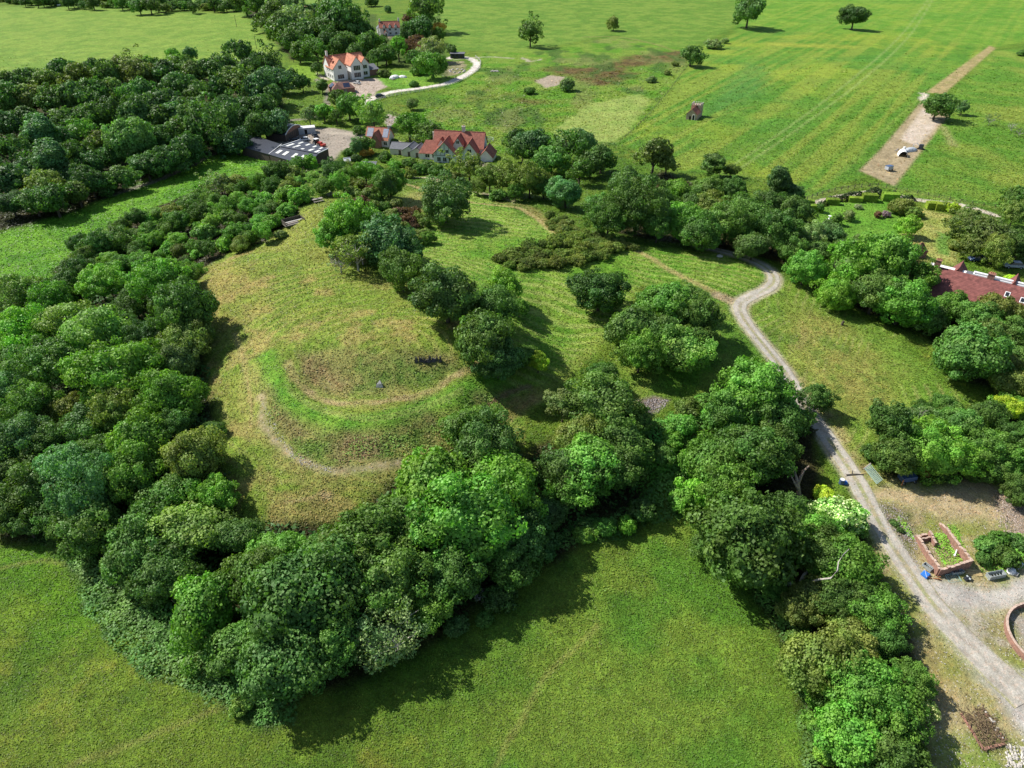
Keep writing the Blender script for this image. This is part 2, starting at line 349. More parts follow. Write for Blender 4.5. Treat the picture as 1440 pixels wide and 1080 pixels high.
stroke(DRIVE, 4.6, A(214,208,198), .35, .0, rough=.05, n=8)
region([(630,86),(652,86),(656,94),(645,104),(626,108),(622,96)], two(A(124,130,84), A(160,150,120), n_sm), 1)
region([(535,48),(575,46),(572,54),(532,58)], A(160,146,132), 1)
stroke([(560,252),(600,250),(640,262),(670,270),(720,282)], 2.4, A(196,186,160), .7, .6, .8, noise=.4)
# hill: dry mown plateau
dry = two(A(140,150,68), A(122,148,56), n_mid*.6+n_big*.4, .35, .7)
region([(278,382),(330,350),(400,322),(430,285),(470,272),(490,290),(470,330),(520,380),(580,430),(640,480),(690,530),(640,560),(640,640),(560,700),(500,720),(400,745),(350,700),(320,640),(300,560),(290,470)], dry, 2.5, rough=.4)
region([(280,385),(330,360),(380,372),(372,430),(345,480),(300,470)], two(A(160,148,86), A(138,144,64), n_mid*.5+n_sm*.5), 5, k=.8)
region([(345,500),(375,480),(400,500),(370,560),(352,610),(335,590)], A(146,144,74), 4, k=.7)
region([(440,400),(540,410),(640,470),(560,480),(450,460),(400,440)], two(A(118,144,48), A(134,148,60), n_sm), 6, k=.8)
mixc(sstep(.6,.78,fbm(X*1.4, Y*.7, 10, 4, 91))*((Y > 95) & (Y < 190) & (X < 0) & (X > -75))*.5, A(158,148,86))
cc = G2(540,500); dd = np.hypot((X-cc[0])*.8, (Y-cc[1]))+(fbm(X,Y,14,3,66)-.5)*3
sm_ = (X > cc[0]-45) & (X < cc[0]+26) & (Y > cc[1]-34) & (Y < cc[1]+52)
mixc(sm_*sstep(.1,.8,np.sin(dd*2*PI/2.3))*.5*sstep(.42,.6,n_mid*.5+n_big*.5), A(164,164,92))
mixc(sm_*sstep(.5,.66,fbm(X,Y,7,4,67))*.5, A(112,144,48))
mixc(sm_*sstep(.54,.7,fbm(X,Y,5,4,68))*.5, A(174,152,100))
# bailey lawns with mowing lines
bl = region([(560,270),(640,262),(700,285),(780,325),(840,350),(880,345),(1000,356),(1060,370),(1080,390),(1040,415),(1010,420),(980,400),(900,400),(860,470),(800,520),(740,575),(700,620),(690,560),(740,470),(690,420),(600,400),(570,350)], two(A(98,146,42), A(124,156,56), n_mid*.6+n_sm*.4), 2.5, rough=.35)
st = (X*.35+Y*.94+(fbm(X, Y, 25, 2, 15)-.5)*14)/2.6
mixc(bl*sstep(-.1,.5,np.sin(st*2*PI))*.85*sstep(.35,.6,n_big*.6+n_mid*.4+.05), A(152,170,88))
region([(575,270),(640,268),(600,300),(560,290)], A(150,150,84), 3, k=.8)
region([(960,405),(1035,425),(1100,520),(1120,560),(1010,545),(960,540),(900,560),(860,560),(880,500)], two(A(98,142,46), A(128,150,62), n_mid), 3)
# right meadow
rm = region([(1090,395),(1130,400),(1170,430),(1260,470),(1310,530),(1380,580),(1300,620),(1230,640),(1200,655),(1160,600),(1110,530),(1062,462),(1050,432),(1085,415)], two(A(134,150,66), A(116,148,52), n_mid*.5+n_big*.5), 2, rough=.4)
region([(1130,430),(1200,460),(1250,510),(1220,570),(1160,560),(1110,490)], two(A(154,148,82), A(134,146,66), n_mid*.6+n_sm*.4), 7, k=.75)
region([(1140,420),(1190,440),(1280,490),(1330,540),(1370,580),(1300,560),(1230,480)], A(92,142,44), 5, k=.6)
st = (X*.8-Y*.55+(fbm(X, Y, 20, 2, 19)-.5)*10)/2.1
mixc(rm*sstep(.3,.8,np.sin(st*2*PI))*.5*sstep(.4,.6,n_mid), A(166,170,104)); mixc(rm*sstep(.56,.7,fbm(X,Y,3.5,3,64))*.45, A(86,126,44))
for rr in (9, 12, 15):
    a = [(1118+rr*math.cos(q)*1.1, 470+rr*math.sin(q)*1.4) for q in np.linspace(-1.2,1.4,8)]; stroke(a, .5, A(168,160,96), .3, 0, .6)
# terraces: crater hollow, rough slope, paths
rgh = two(A(104,136,56), A(144,146,82), n_sm*.5+n_mid*.5, .35, .65)
region([(415,500),(460,490),(560,498),(640,500),(650,515),(600,540),(530,556),(460,552),(425,530)], rgh, 1.6, rough=.5)
region([(420,500),(450,505),(500,545),(490,556),(450,548),(425,528)], two(A(162,138,98), A(132,128,80), n_sm), 2, k=.8, rough=.5)
region([(560,495),(625,490),(645,500),(630,515),(585,510)], two(A(148,130,86), A(110,118,60), n_sm), 2, k=.7)
region([(372,520),(400,560),(440,598),(520,608),(600,590),(660,560),(715,535),(725,560),(690,595),(640,625),(560,650),(470,662),(420,645),(378,600),(360,560)], rgh, 1.8, rough=.6)
for pts in ([(375,540),(395,545),(430,590),(425,610),(390,575)], [(478,600),(520,598),(525,640),(480,655),(470,630)], [(590,560),(612,556),(605,590),(575,590)], [(655,545),(690,540),(670,560)]):
    region(pts, two(A(170,140,110), A(138,128,84), n_sm, .3, .6), 2.2, k=.95)
stroke([(372,500),(392,540),(420,570),(470,592),(530,590),(590,575),(650,548),(700,528)], 3.6, two(A(92,148,42), A(112,156,52), n_sm), 1.5, .6, .95, rough=.3)
for o_ in (0,5): stroke([(405,545+o_),(450,572+o_),(520,586+o_),(590,572+o_),(650,546+o_)], .5, A(150,168,88), .3, .1, .7)
stroke([(330,470),(342,510),(350,560)], 1.2, A(166,156,100), .6, .3, .7)
stroke([(400,510),(420,540),(455,560),(510,566),(560,562),(600,552),(650,525),(690,512)], 1.6, two(A(174,160,112), A(150,148,88), n_sm), .5, .7, .95, rough=.3, noise=.2)
LOWP = [(352,520),(358,560),(368,595),(392,632),(420,655),(460,668),(520,664),(560,655),(600,640)]
stroke(LOWP, 3.6, two(A(152,150,84), A(136,150,70), n_sm), 1.4, .3, .8, rough=.3)
stroke([(362,560),(372,592),(396,625),(424,648),(465,662),(530,658),(570,650)], 1.5, two(A(176,160,126), A(150,144,100), n_sm), .7, .8, .9, stone=.5, noise=.25)
stroke([(345,520),(352,565),(352,600)], .5, A(170,156,104), .3, .2, .7)
stroke([(400,705),(430,702),(456,690)], .5, A(176,160,110), .25, .1, .7); stroke([(456,697),(462,697)], 1.2, A(180,164,120), .4, 0, .8)
for o in (0, 14): stroke([(372,700-o),(430,690-o*1.3),(500,688-o),(560,690-o)], .6, A(158,154,86), .4, .3, .5)
# ditch path
stroke([(690,600),(715,580),(745,562),(760,552)], 2.8, two(A(166,148,96), A(140,140,74), n_sm), .8, .4, .9); stroke([(760,552),(800,520),(850,468),(880,430)], 2.4, A(134,152,66), 1, .4, .6)
stroke([(680,575),(705,562),(720,552),(745,545)], 1.0, A(150,132,96), .5, .8, .9, rough=1)
# curving worn path across the bailey
stroke([(560,255),(600,268),(640,280),(690,288),(730,292),(760,312),(785,332),(850,342),(900,355),(940,378),(985,400),(1015,420)], 1.9, two(A(180,164,114), A(162,156,98), n_sm), .6, .7, .9, rough=.2, noise=.12)
stroke([(700,285),(740,290),(765,310),(800,330)], 3.8, A(166,152,96), 1.5, .8, .5, noise=.5)
# small clearings
region([(975,590),(1000,585),(1008,620),(990,632),(970,612)], two(A(158,148,90), A(116,140,56), n_sm), 1.6)
region([(898,565),(920,558),(942,562),(925,580),(905,588)], two(A(156,142,128), A(120,108,96), n_sm), .8, stone=1, rough=1)
# the two-rut stone track
m, b, d, s = stroke(TRACK, 4.2, two(A(186,176,154), A(172,162,138), n_sm), .7, .15, .95, rough=.2, stone=.5, n=8)
mm = np.zeros(len(X)); mm[b] = (1-sstep(.25,.6,np.abs(s)))*(d < 1.2)*.6; yb = (Y > 130)|(Y < 95); mixc(mm*np.where((Y > 66), 1, .5), A(142,150,88))
stroke([(1010,416),(1025,422),(1042,430)], 3.4, A(178,162,130), .8, .3, .9)
stroke([(1126,535),(1180,605),(1200,640),(1222,665)], 2.6, two(A(172,156,110), A(140,148,70), n_sm), 1.2, .6, .7)
# right bottom yard
yard = two(A(140,148,76), A(168,156,112), n_mid*.5+n_sm*.5, .38, .6)
region([(1205,668),(1260,668),(1430,660),(1500,640),(1500,1130),(1330,1130),(1300,1040),(1260,930),(1240,850),(1225,740)], yard, 2, stone=.4)
mixc(np.clip(sstep(.5,.66,fbm(X, Y, 6, 4, 101)),0,1)*((X > 55)&(Y < 112)&(Y > 30)&(X > 66-.0*Y))*.5*(X > 78-.12*(Y-60)), A(118,142,56))
region([(1215,685),(1290,690),(1380,672),(1425,700),(1400,735),(1330,728),(1260,705),(1225,700)], two(A(188,170,132), A(172,158,116), n_sm), 1.5, stone=.4)
region([(1225,705),(1290,722),(1285,780),(1270,790),(1245,745)], two(A(156,140,118), A(124,128,78), n_sm, .4, .6), 1.2, stone=.9, rough=1)
region([(1395,690),(1440,700),(1460,790),(1420,750)], A(178,160,138), 1.5, stone=1, rough=1)
region([(1282,806),(1300,812),(1380,822),(1500,808),(1500,846),(1420,850),(1385,862),(1360,880),(1392,915),(1440,940),(1500,975),(1500,1040),(1430,1035),(1382,960),(1322,880),(1290,830)], two(A(170,166,158), A(182,178,168), n_sm), 1.2, stone=.85, rough=.15)
region([(1330,858),(1400,850),(1425,900),(1400,925),(1360,895)], two(A(150,146,100), A(166,160,140), n_sm), 1.8, stone=.7)
region([(1420,860),(1500,850),(1500,930),(1440,920)], A(170,162,148), 1, stone=1)
stroke(TRACK[-6:], 3.6, two(A(172,166,154), A(158,152,142), n_sm), .9, .2, .9, rough=.2, stone=.6)
for o in (-5, 6): stroke([(u+o, v) for u, v in TRACK[-6:]], .8, A(204,196,180), .4, .1, .6)
region([(1340,900),(1380,930),(1370,975),(1330,960),(1300,900)], two(A(116,150,54), A(146,150,76), n_mid), 3, k=.7)
region([(1310,900),(1330,930),(1345,980),(1325,985),(1308,940)], A(170,150,104), 2, k=.7)
region([(1290,1040),(1380,1040),(1500,1040),(1500,1120),(1300,1120)], two(A(150,154,92), A(124,146,64), n_sm), 2, stone=.5)
# woodland floors
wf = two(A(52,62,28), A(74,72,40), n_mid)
LWOOD = [(-60,440),(60,400),(105,355),(180,308),(310,255),(440,240),(420,300),(385,335),(330,350),(272,385),(280,440),(285,520),(300,600),(310,680),(350,740),(480,735),(600,650),(690,600),(740,640),(860,560),(930,600),(900,720),(850,740),(740,820),(640,880),(520,950),(400,990),(300,930),(200,860),(110,770),(-60,745)]
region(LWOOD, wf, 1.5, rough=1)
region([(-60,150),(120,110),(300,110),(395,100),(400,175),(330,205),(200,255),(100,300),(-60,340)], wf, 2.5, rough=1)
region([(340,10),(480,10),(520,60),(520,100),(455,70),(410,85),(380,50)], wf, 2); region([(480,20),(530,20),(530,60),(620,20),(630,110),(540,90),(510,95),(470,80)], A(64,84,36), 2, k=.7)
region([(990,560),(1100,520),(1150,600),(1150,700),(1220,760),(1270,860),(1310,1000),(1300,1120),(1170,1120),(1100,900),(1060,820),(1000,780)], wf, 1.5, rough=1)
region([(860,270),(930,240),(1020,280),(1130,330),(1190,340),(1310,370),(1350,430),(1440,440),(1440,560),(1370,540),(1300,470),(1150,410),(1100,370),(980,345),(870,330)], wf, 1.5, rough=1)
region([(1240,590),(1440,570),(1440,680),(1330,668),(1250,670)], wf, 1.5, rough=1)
stroke([(60,745),(110,790),(200,870),(290,945),(390,1005)], 3.2, two(A(70,112,50), A(96,128,56), n_sm), 1.5, 1, .9, rough=1)
COL *= (.93+.14*n_sm)[:,None]
gv = np.stack([X, Y, Zg+ROUGH*(n_sm-.5)*.35], 1)
i = np.arange(len(ys)-1)[:,None]*NC+np.arange(NC-1)[None]
fq = np.stack([i, i+1, i+1+NC, i+NC], -1).reshape(-1, 4)
gm = mesh_np('ground', gv, fq, True)
a = gm.attributes.new('tint', 'FLOAT_COLOR', 'POINT'); a.data.foreach_set('color', np.concatenate([COL, np.ones((len(X),1))], 1).astype(np.float32).ravel())
a = gm.attributes.new('surface', 'FLOAT_COLOR', 'POINT'); a.data.foreach_set('color', np.stack([ROUGH, STONE, X*0, X*0+1], 1).astype(np.float32).ravel())
def ground_mat():
    m = bpy.data.materials.new('ground'); t = nt(m); L = t.links.new
    out = N(t,'ShaderNodeOutputMaterial'); p = N(t,'ShaderNodeBsdfPrincipled'); L(p.outputs[0], out.inputs[0])
    p.inputs['Roughness'].default_value = .9; p.inputs['Specular IOR Level'].default_value = .12
    at = N(t,'ShaderNodeAttribute', attribute_name='tint'); su = N(t,'ShaderNodeAttribute', attribute_name='surface'); sp = N(t,'ShaderNodeSeparateColor'); L(su.outputs['Color'], sp.inputs[0])
    tc = N(t,'ShaderNodeTexCoord')
    def noise(sc, de=5, ro=.6):
        n = N(t,'ShaderNodeTexNoise'); n.inputs['Scale'].default_value = sc; n.inputs['Detail'].default_value = de; n.inputs['Roughness'].default_value = ro; L(tc.outputs['Object'], n.inputs['Vector']); return n
    def mr(src, a, b, c, d):
        n = N(t,'ShaderNodeMapRange'); L(src, n.inputs[0]); 
        for k, v in zip((1,2,3,4), (a,b,c,d)): n.inputs[k].default_value = v
        return n.outputs[0]
    def mul(a, b):
        n = N(t,'ShaderNodeMath', operation='MULTIPLY'); L(a, n.inputs[0]); L(b, n.inputs[1]); return n.outputs[0]
    n1 = noise(.9, 7, .65); n2 = noise(3.5, 5, .7); n3 = noise(.22, 5)
    fac = mul(mul(mr(n1.outputs[0],.36,.64,.76,1.24), mr(n2.outputs[0],.36,.64,.68,1.32)), mr(n3.outputs[0],.36,.64,.86,1.14))
    mf = N(t,'ShaderNodeMix'); L(mr(sp.outputs[1],0,1,0,.72), mf.inputs[0]); L(fac, mf.inputs[2]); mf.inputs[3].default_value = 1.0; fac = mf.outputs[0]
    sc = N(t,'ShaderNodeVectorMath', operation='SCALE'); L(at.outputs['Color'], sc.inputs[0]); L(fac, sc.inputs['Scale'])
    # drier blades
    n4 = noise(1.7, 6, .7); mx = N(t,'ShaderNodeMix', data_type='RGBA', blend_type='MULTIPLY'); L(mr(n4.outputs[0],.5,.68,0,.55), mx.inputs[0]); L(sc.outputs[0], mx.inputs[6]); mx.inputs[7].default_value = (1.45,1.12,1.0,1)
    # stones
    vo = N(t,'ShaderNodeTexVoronoi'); vo.inputs['Scale'].default_value = 3.2; L(tc.outputs['Object'], vo.inputs['Vector'])
    stc = N(t,'ShaderNodeSeparateColor'); L(vo.outputs['Color'], stc.inputs[0])
    sm = mul(mr(stc.outputs[0],.72,.8,0,1), mul(sp.outputs[1], mr(vo.outputs['Distance'],.25,.5,1,0)))
    mx2 = N(t,'ShaderNodeMix', data_type='RGBA'); L(sm, mx2.inputs[0]); L(mx.outputs[2], mx2.inputs[6]); mx2.inputs[7].default_value = (.46,.42,.38,1)
    L(mx2.outputs[2], p.inputs['Base Color'])
    # bump
    ad = N(t,'ShaderNodeMath', operation='ADD'); L(n1.outputs[0], ad.inputs[0]); L(n2.outputs[0], ad.inputs[1])
    bm = N(t,'ShaderNodeBump'); bm.inputs['Distance'].default_value = .6; L(mr(sp.outputs[0],0,1,.18,1.0), bm.inputs['Strength']); L(ad.outputs[0], bm.inputs['Height']); L(bm.outputs[0], p.inputs['Normal'])
    return m
go = link('ground', gm, ground_mat()); tag(go, kind='structure')

def gcol(x, y):
    r = np.clip(np.searchsorted(ys, y), 1, NR-1); t_ = x/(y*.86+42); c = np.clip(((t_+1)/2*(NC-1)).round().astype(int), 0, NC-1); i_ = r*NC+c
    return COL[i_], ROUGH[i_], STONE[i_]

# crisp surfaces laid as their own sheets: the two-rut lane and the village drive
def ribbon(name, px, width, fn, mat, lift=.07, step=.35, nc=22):
    W = line_w(px, 10); seg = np.hypot(*np.diff(W, axis=0).T); cum = np.concatenate([[0], np.cumsum(seg)]); n = int(cum[-1]/step)
    s_ = np.linspace(0, cum[-1], n); cx = np.interp(s_, cum, W[:,0]); cy = np.interp(s_, cum, W[:,1])
    k = 9; ker = np.ones(k)/k; px_ = np.pad(cx, k//2, mode='edge'); py_ = np.pad(cy, k//2, mode='edge'); cx = np.convolve(px_, ker, 'valid'); cy = np.convolve(py_, ker, 'valid')
    tx = np.gradient(cx); ty = np.gradient(cy); L = np.hypot(tx, ty); nx, ny = -ty/L, tx/L
    wd = np.array([width(q) if callable(width) else width for q in s_/cum[-1]])/2
    eL = wd*(1+.35*(fbm(s_, s_*0, 5, 3, 301)-.5)); eR = wd*(1+.35*(fbm(s_, s_*0+50, 5, 3, 302)-.5))
    c = np.linspace(-1, 1, nc); off = np.where(c[None] < 0, c[None]*eL[:,None], c[None]*eR[:,None])
    x = (cx[:,None]+nx[:,None]*off).ravel(); y = (cy[:,None]+ny[:,None]*off).ravel(); o_ = off.ravel(); ss = np.repeat(s_, nc)
    z = hgt(x, y)+lift*np.clip((1-np.abs(np.tile(c, n)))*6, -.6, 1); col = fn(o_, ss, x, y, np.tile(c, n))
    i = np.arange(n-1)[:,None]*nc+np.arange(nc-1)[None]; me = mesh_np(name, np.stack([x,y,z],1), np.stack([i,i+1,i+1+nc,i+nc],-1).reshape(-1,4), True)
    a = me.attributes.new('tint','FLOAT_COLOR','POINT'); a.data.foreach_set('color', np.concatenate([col, np.ones((len(col),1))],1).astype(np.float32).ravel())
    a = me.attributes.new('surface','FLOAT_COLOR','POINT'); a.data.foreach_set('color', np.tile(np.array([.15,.7,0,1],np.float32), len(col)))
    return tag(link(name, me, mat), kind='structure')
def track_col(o, s, x, y, c):
    n1 = fbm(x, y, 1.2, 4, 311); base = two(A(182,177,165), A(166,160,147), n1, .35, .65)
    rut = np.exp(-((np.abs(o)-.85)/.42)**2)[:,None]; base = base*(1-rut*.5)+A(198,193,180)*rut*.5
    g = ((1-sstep(.2,.5,np.abs(o)))*sstep(.35,.6,fbm(x,y,5,3,312)+.08)*.75)[:,None]*((y > 62))[:,None]; base = base*(1-g)+two(A(140,148,84), A(168,160,120), n1)*g
    e_ = (sstep(.8,1.0,np.abs(c)+.12*(fbm(x,y,.8,3,313)-.5))*.75)[:,None]; base = base*(1-e_)+A(152,152,92)*e_
    return base
GM = gm.materials[0]
ribbon('track', TRACK, lambda q: 3.3+ (1.6*max(0,(q-.8)/.2)), track_col, GM)
# ================================================================ TREES
def unit(v): return v/np.linalg.norm(v, axis=-1, keepdims=True)
def quads_at(pos, nrm, size, rng, asp=(.6,1.0)):
    """leaf-clump quads centred at pos facing nrm, size per clump"""
    n = len(pos); r = unit(rng.normal(size=(n,3))); a = unit(np.cross(nrm, r)); b = np.cross(nrm, a)
    s = size[:,None]; w = rng.uniform(asp[0], asp[1], (n,1))
    lift = nrm*s*rng.uniform(-.25,.35,(n,1))
    v = np.stack([pos-a*s, pos-b*s*w+lift, pos+a*s, pos+b*s*w+lift*.5], 1)
    return v.reshape(-1,3), np.arange(n*4).reshape(-1,4)
def ico_core(cen, rad, rng, n=14, m=9):
    V = []; 
    for i in range(m+1):
        th = PI*i/m
        for k in range(n):
            ph = 2*PI*k/n; d = np.array([math.sin(th)*math.cos(ph), math.sin(th)*math.sin(ph), math.cos(th)])
            V.append(cen+d*rad*(1+rng.uniform(-.1,.1)))
    Fq = [(i*n+k, i*n+(k+1)%n, (i+1)*n+(k+1)%n, (i+1)*n+k) for i in range(m) for k in range(n)]
    return np.array(V), np.array(Fq)[:, ::-1]
def crown_mesh(name, seed, nl=70, per=260, leaf=.045, rad=(1,1,.82), cz=1.0, lobe=(.17,.30), core=.7, zmin=-.75, uneven=.2, flowers=0, spread=.55, boxy=0, cone=0):
    rng = np.random.default_rng(seed); rad = np.array(rad, float); cen = np.array([0,0,cz])
    k = np.arange(nl)+.5; ph = k*2.39996+rng.uniform(0,6); z = 1-(1-zmin)*k/nl
    d = np.stack([np.sqrt(1-z*z)*np.cos(ph), np.sqrt(1-z*z)*np.sin(ph), z], 1)+rng.normal(0,.13,(nl,3)); d = unit(d)
    # big uneven outline
    q = unit(rng.normal(size=(7,3))); amp = rng.uniform(-uneven, uneven, 7)
    sh = 1+sum(amp[i]*np.clip(d@q[i],0,1)**2*1.6 for i in range(7))
    lr = rng.uniform(lobe[0], lobe[1], nl)
    ro = rng.uniform(.62,.98,nl); ou = rng.random(nl) < .14; ro[ou] *= rng.uniform(1.08,1.28,ou.sum()); L = d*(sh*ro-lr*.3)[:,None]
    if cone: # narrow towards the top
        L[:,:2] *= (1-cone*np.clip(L[:,2:3],-1,1))
    L = L*rad+cen
    P_, Nn, T = [], [], []
    for i in range(nl):
        n = int(per*(lr[i]/lobe[1])**2*rng.uniform(.7,1.1))
        e = rng.normal(size=(n,3)); e = unit(e+d[i]*.75)
        rr = lr[i]*rng.uniform(.72,1.06,n)*(1+.22*np.sin(e[:,0]*9+i)*np.cos(e[:,1]*8+2*i))
        P_.append(L[i]+e*rr[:,None]*np.array([1,1,.8])); Nn.append(unit(e+.25*d[i]+rng.normal(0,spread,(n,3))))
        base = rng.uniform(.84,1.16); c = np.stack([rng.uniform(.8,1.2,n)]*3,1)*base
        c[:,0] *= rng.uniform(.9,1.15); T.append(c)
    if core: # inner leaves
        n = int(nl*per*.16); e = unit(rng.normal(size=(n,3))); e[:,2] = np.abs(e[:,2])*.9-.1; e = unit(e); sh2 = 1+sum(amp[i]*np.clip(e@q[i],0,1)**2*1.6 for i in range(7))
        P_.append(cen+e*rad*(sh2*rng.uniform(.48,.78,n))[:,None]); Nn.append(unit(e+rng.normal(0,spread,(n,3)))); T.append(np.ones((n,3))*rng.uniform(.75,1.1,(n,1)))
    if boxy:
        n = 9000; f = rng.integers(0,5,n); a_, b_ = rng.uniform(-1,1,n), rng.uniform(-1,1,n); sg = np.where(f%2 == 0, 1., -1.)
        bp = np.stack([np.where(f < 2, sg, a_), np.where(f < 2, b_, np.where(f < 4, sg, b_)), np.where(f < 4, np.where(f < 2, a_, b_), 1.)],1)
        bn = np.stack([np.where(f < 2, sg, 0), np.where((f >= 2)&(f < 4), sg, 0), np.where(f == 4, 1., 0)],1)
        P_ = [bp*np.array([1,.55,.5])*(1+rng.normal(0,.012,(n,1)))+np.array([0,0,.5])]; Nn = [unit(bn+rng.normal(0,.3,(n,3)))]; T = [np.ones((n,3))*rng.uniform(.8,1.2,(n,1))]
    P_ = np.concatenate(P_); Nn = np.concatenate(Nn); T = np.concatenate(T)
    ok = P_[:,2] > .02; P_, Nn, T = P_[ok], Nn[ok], T[ok]
    if flowers:
        f = rng.random(len(P_)) < flowers*np.clip((P_[:,2]-cz*.6)*2,0,1); T[f] = np.array([4.6,2.7,6.5])*.8
    V, Fq = quads_at(P_, Nn, leaf*rng.uniform(.7,1.35,len(P_)), rng)
    T = np.repeat(T, 4, 0)
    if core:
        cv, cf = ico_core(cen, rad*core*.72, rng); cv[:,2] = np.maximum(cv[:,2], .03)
        Fq = np.concatenate([Fq, cf+len(V)]); V = np.concatenate([V, cv]); T = np.concatenate([T, np.full((len(cv),3),.6)])  # added core stops light leaking through; its darker tint is painted inner shade
    me = mesh_np(name, V, Fq)
    a = me.attributes.new('tint','FLOAT_COLOR','POINT'); a.data.foreach_set('color', np.concatenate([T, np.ones((len(T),1))],1).astype(np.float32).ravel())
    me.materials.append(LEAF); return me
def trunk_mesh(name, seed, cz=1.0, r=.075, limbs=6, mat=None, reach=.7, twigs=0, lean=0):
    rng = random.Random(seed); m = MB(); top = Vector((lean, 0, cz*.85))
    m.tube([(0,0,-.25),(0,0,.05),(lean*.4+rng.uniform(-.03,.03),0,cz*.4),top], [r*1.35,r,r*.75,r*.45], 7)
    for i in range(limbs):
        a = 2*PI*i/limbs+rng.uniform(-.3,.3); z0 = cz*rng.uniform(.3,.75); b = Vector((lean*z0,0,z0))
        e = Vector((math.cos(a)*reach*rng.uniform(.7,1), math.sin(a)*reach*rng.uniform(.7,1), cz+rng.uniform(-.1,.5)))
        mid = (b+e)/2+Vector((rng.uniform(-.1,.1), rng.uniform(-.1,.1), rng.uniform(-.12,.05)))
        m.tube([b, mid, e], [r*.5, r*.33, r*.1], 5)
        for j in range(twigs):
            s = mid.lerp(e, rng.uniform(0,.9)); m.tube([s, s+Vector((rng.uniform(-.35,.35), rng.uniform(-.35,.35), rng.uniform(.05,.4)))], [r*.16, r*.04], 4)
    me = bpy.data.meshes.new(name); me.from_pydata(m.v, [], m.f); me.update(); me.materials.append(mat or BARK); return me
PROTO = {}
def proto(kind, seeds, trunk_kw, **kw):
    PROTO[kind] = [(crown_mesh('crown', s, **kw), trunk_mesh('trunk', s, **trunk_kw)) for s in seeds]
# near = fine leaves; far = fewer, larger clumps
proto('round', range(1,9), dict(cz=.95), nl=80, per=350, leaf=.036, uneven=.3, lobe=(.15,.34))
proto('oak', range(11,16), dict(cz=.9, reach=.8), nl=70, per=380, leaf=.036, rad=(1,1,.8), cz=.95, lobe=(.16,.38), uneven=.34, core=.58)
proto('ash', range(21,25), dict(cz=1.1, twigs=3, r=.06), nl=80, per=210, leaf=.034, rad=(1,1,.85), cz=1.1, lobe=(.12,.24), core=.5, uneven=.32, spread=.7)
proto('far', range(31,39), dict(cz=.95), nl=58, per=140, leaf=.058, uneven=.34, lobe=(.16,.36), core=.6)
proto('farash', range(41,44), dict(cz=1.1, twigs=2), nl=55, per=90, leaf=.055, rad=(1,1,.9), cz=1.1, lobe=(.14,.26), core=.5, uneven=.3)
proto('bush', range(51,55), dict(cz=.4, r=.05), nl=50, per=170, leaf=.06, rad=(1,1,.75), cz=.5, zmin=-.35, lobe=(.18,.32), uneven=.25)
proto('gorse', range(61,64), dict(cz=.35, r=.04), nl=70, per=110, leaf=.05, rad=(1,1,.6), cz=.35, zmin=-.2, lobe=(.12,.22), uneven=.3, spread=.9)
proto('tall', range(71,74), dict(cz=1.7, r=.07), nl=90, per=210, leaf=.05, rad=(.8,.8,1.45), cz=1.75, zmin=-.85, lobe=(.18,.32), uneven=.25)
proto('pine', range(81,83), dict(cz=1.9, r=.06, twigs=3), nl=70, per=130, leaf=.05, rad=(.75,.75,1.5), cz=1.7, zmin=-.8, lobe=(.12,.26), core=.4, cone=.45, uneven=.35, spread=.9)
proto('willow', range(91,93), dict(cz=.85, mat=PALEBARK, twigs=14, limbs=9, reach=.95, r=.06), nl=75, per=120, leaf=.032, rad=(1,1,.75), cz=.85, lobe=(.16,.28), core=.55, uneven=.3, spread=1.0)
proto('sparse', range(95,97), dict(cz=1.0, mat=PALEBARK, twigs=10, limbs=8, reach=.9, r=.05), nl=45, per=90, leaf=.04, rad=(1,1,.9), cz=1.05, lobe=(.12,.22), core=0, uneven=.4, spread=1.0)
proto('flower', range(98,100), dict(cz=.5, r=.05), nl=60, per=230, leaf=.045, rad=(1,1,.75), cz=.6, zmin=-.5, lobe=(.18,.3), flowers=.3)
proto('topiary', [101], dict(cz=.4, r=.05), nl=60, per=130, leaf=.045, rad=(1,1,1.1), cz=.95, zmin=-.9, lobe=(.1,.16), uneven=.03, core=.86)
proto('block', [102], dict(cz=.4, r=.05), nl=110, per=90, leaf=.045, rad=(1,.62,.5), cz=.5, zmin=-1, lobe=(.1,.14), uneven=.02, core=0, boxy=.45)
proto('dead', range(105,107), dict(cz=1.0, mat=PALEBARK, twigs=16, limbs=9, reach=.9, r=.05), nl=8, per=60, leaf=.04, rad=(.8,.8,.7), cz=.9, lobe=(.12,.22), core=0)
CZ = dict(round=.95, oak=.95, ash=1.1, far=1.0, farash=1.1, bush=.5, gorse=.35, tall=1.75, pine=1.7, willow=.85, sparse=1.05, flower=.6, topiary=.95, block=.5, dead=.9)
TINT = {'g':(54,92,34),'b':(78,134,42),'d':(44,80,36),'k':(36,66,36),'p':(104,146,66),'o':(90,106,46),'y':(140,158,50),'t':(56,100,66),'r':(84,66,50),'w':(104,124,84),'n':(96,96,54),'l':(96,152,40),'u':(150,130,60),'s':(128,112,122),'h':(112,132,50)}
_M = (80,112,48)
TINT = {k:(tuple(.52*a+.48*b for a,b in zip(v,_M)) if k in 'gbdkpotlnw' else v) for k,v in TINT.items()}
TINT = {k:((v[0]*1.03+2, v[1]*.99, v[2]*1.03+2) if k in 'gbdkpotlw' else v) for k,v in TINT.items()}
TNAME = {'g':'mid green','b':'bright green','d':'dark green','k':'very dark green','p':'pale green','o':'olive green','y':'yellow green','t':'blue green','r':'reddish brown','w':'grey green','n':'brownish','l':'light green','u':'golden','s':'mauve','h':'yellow green'}
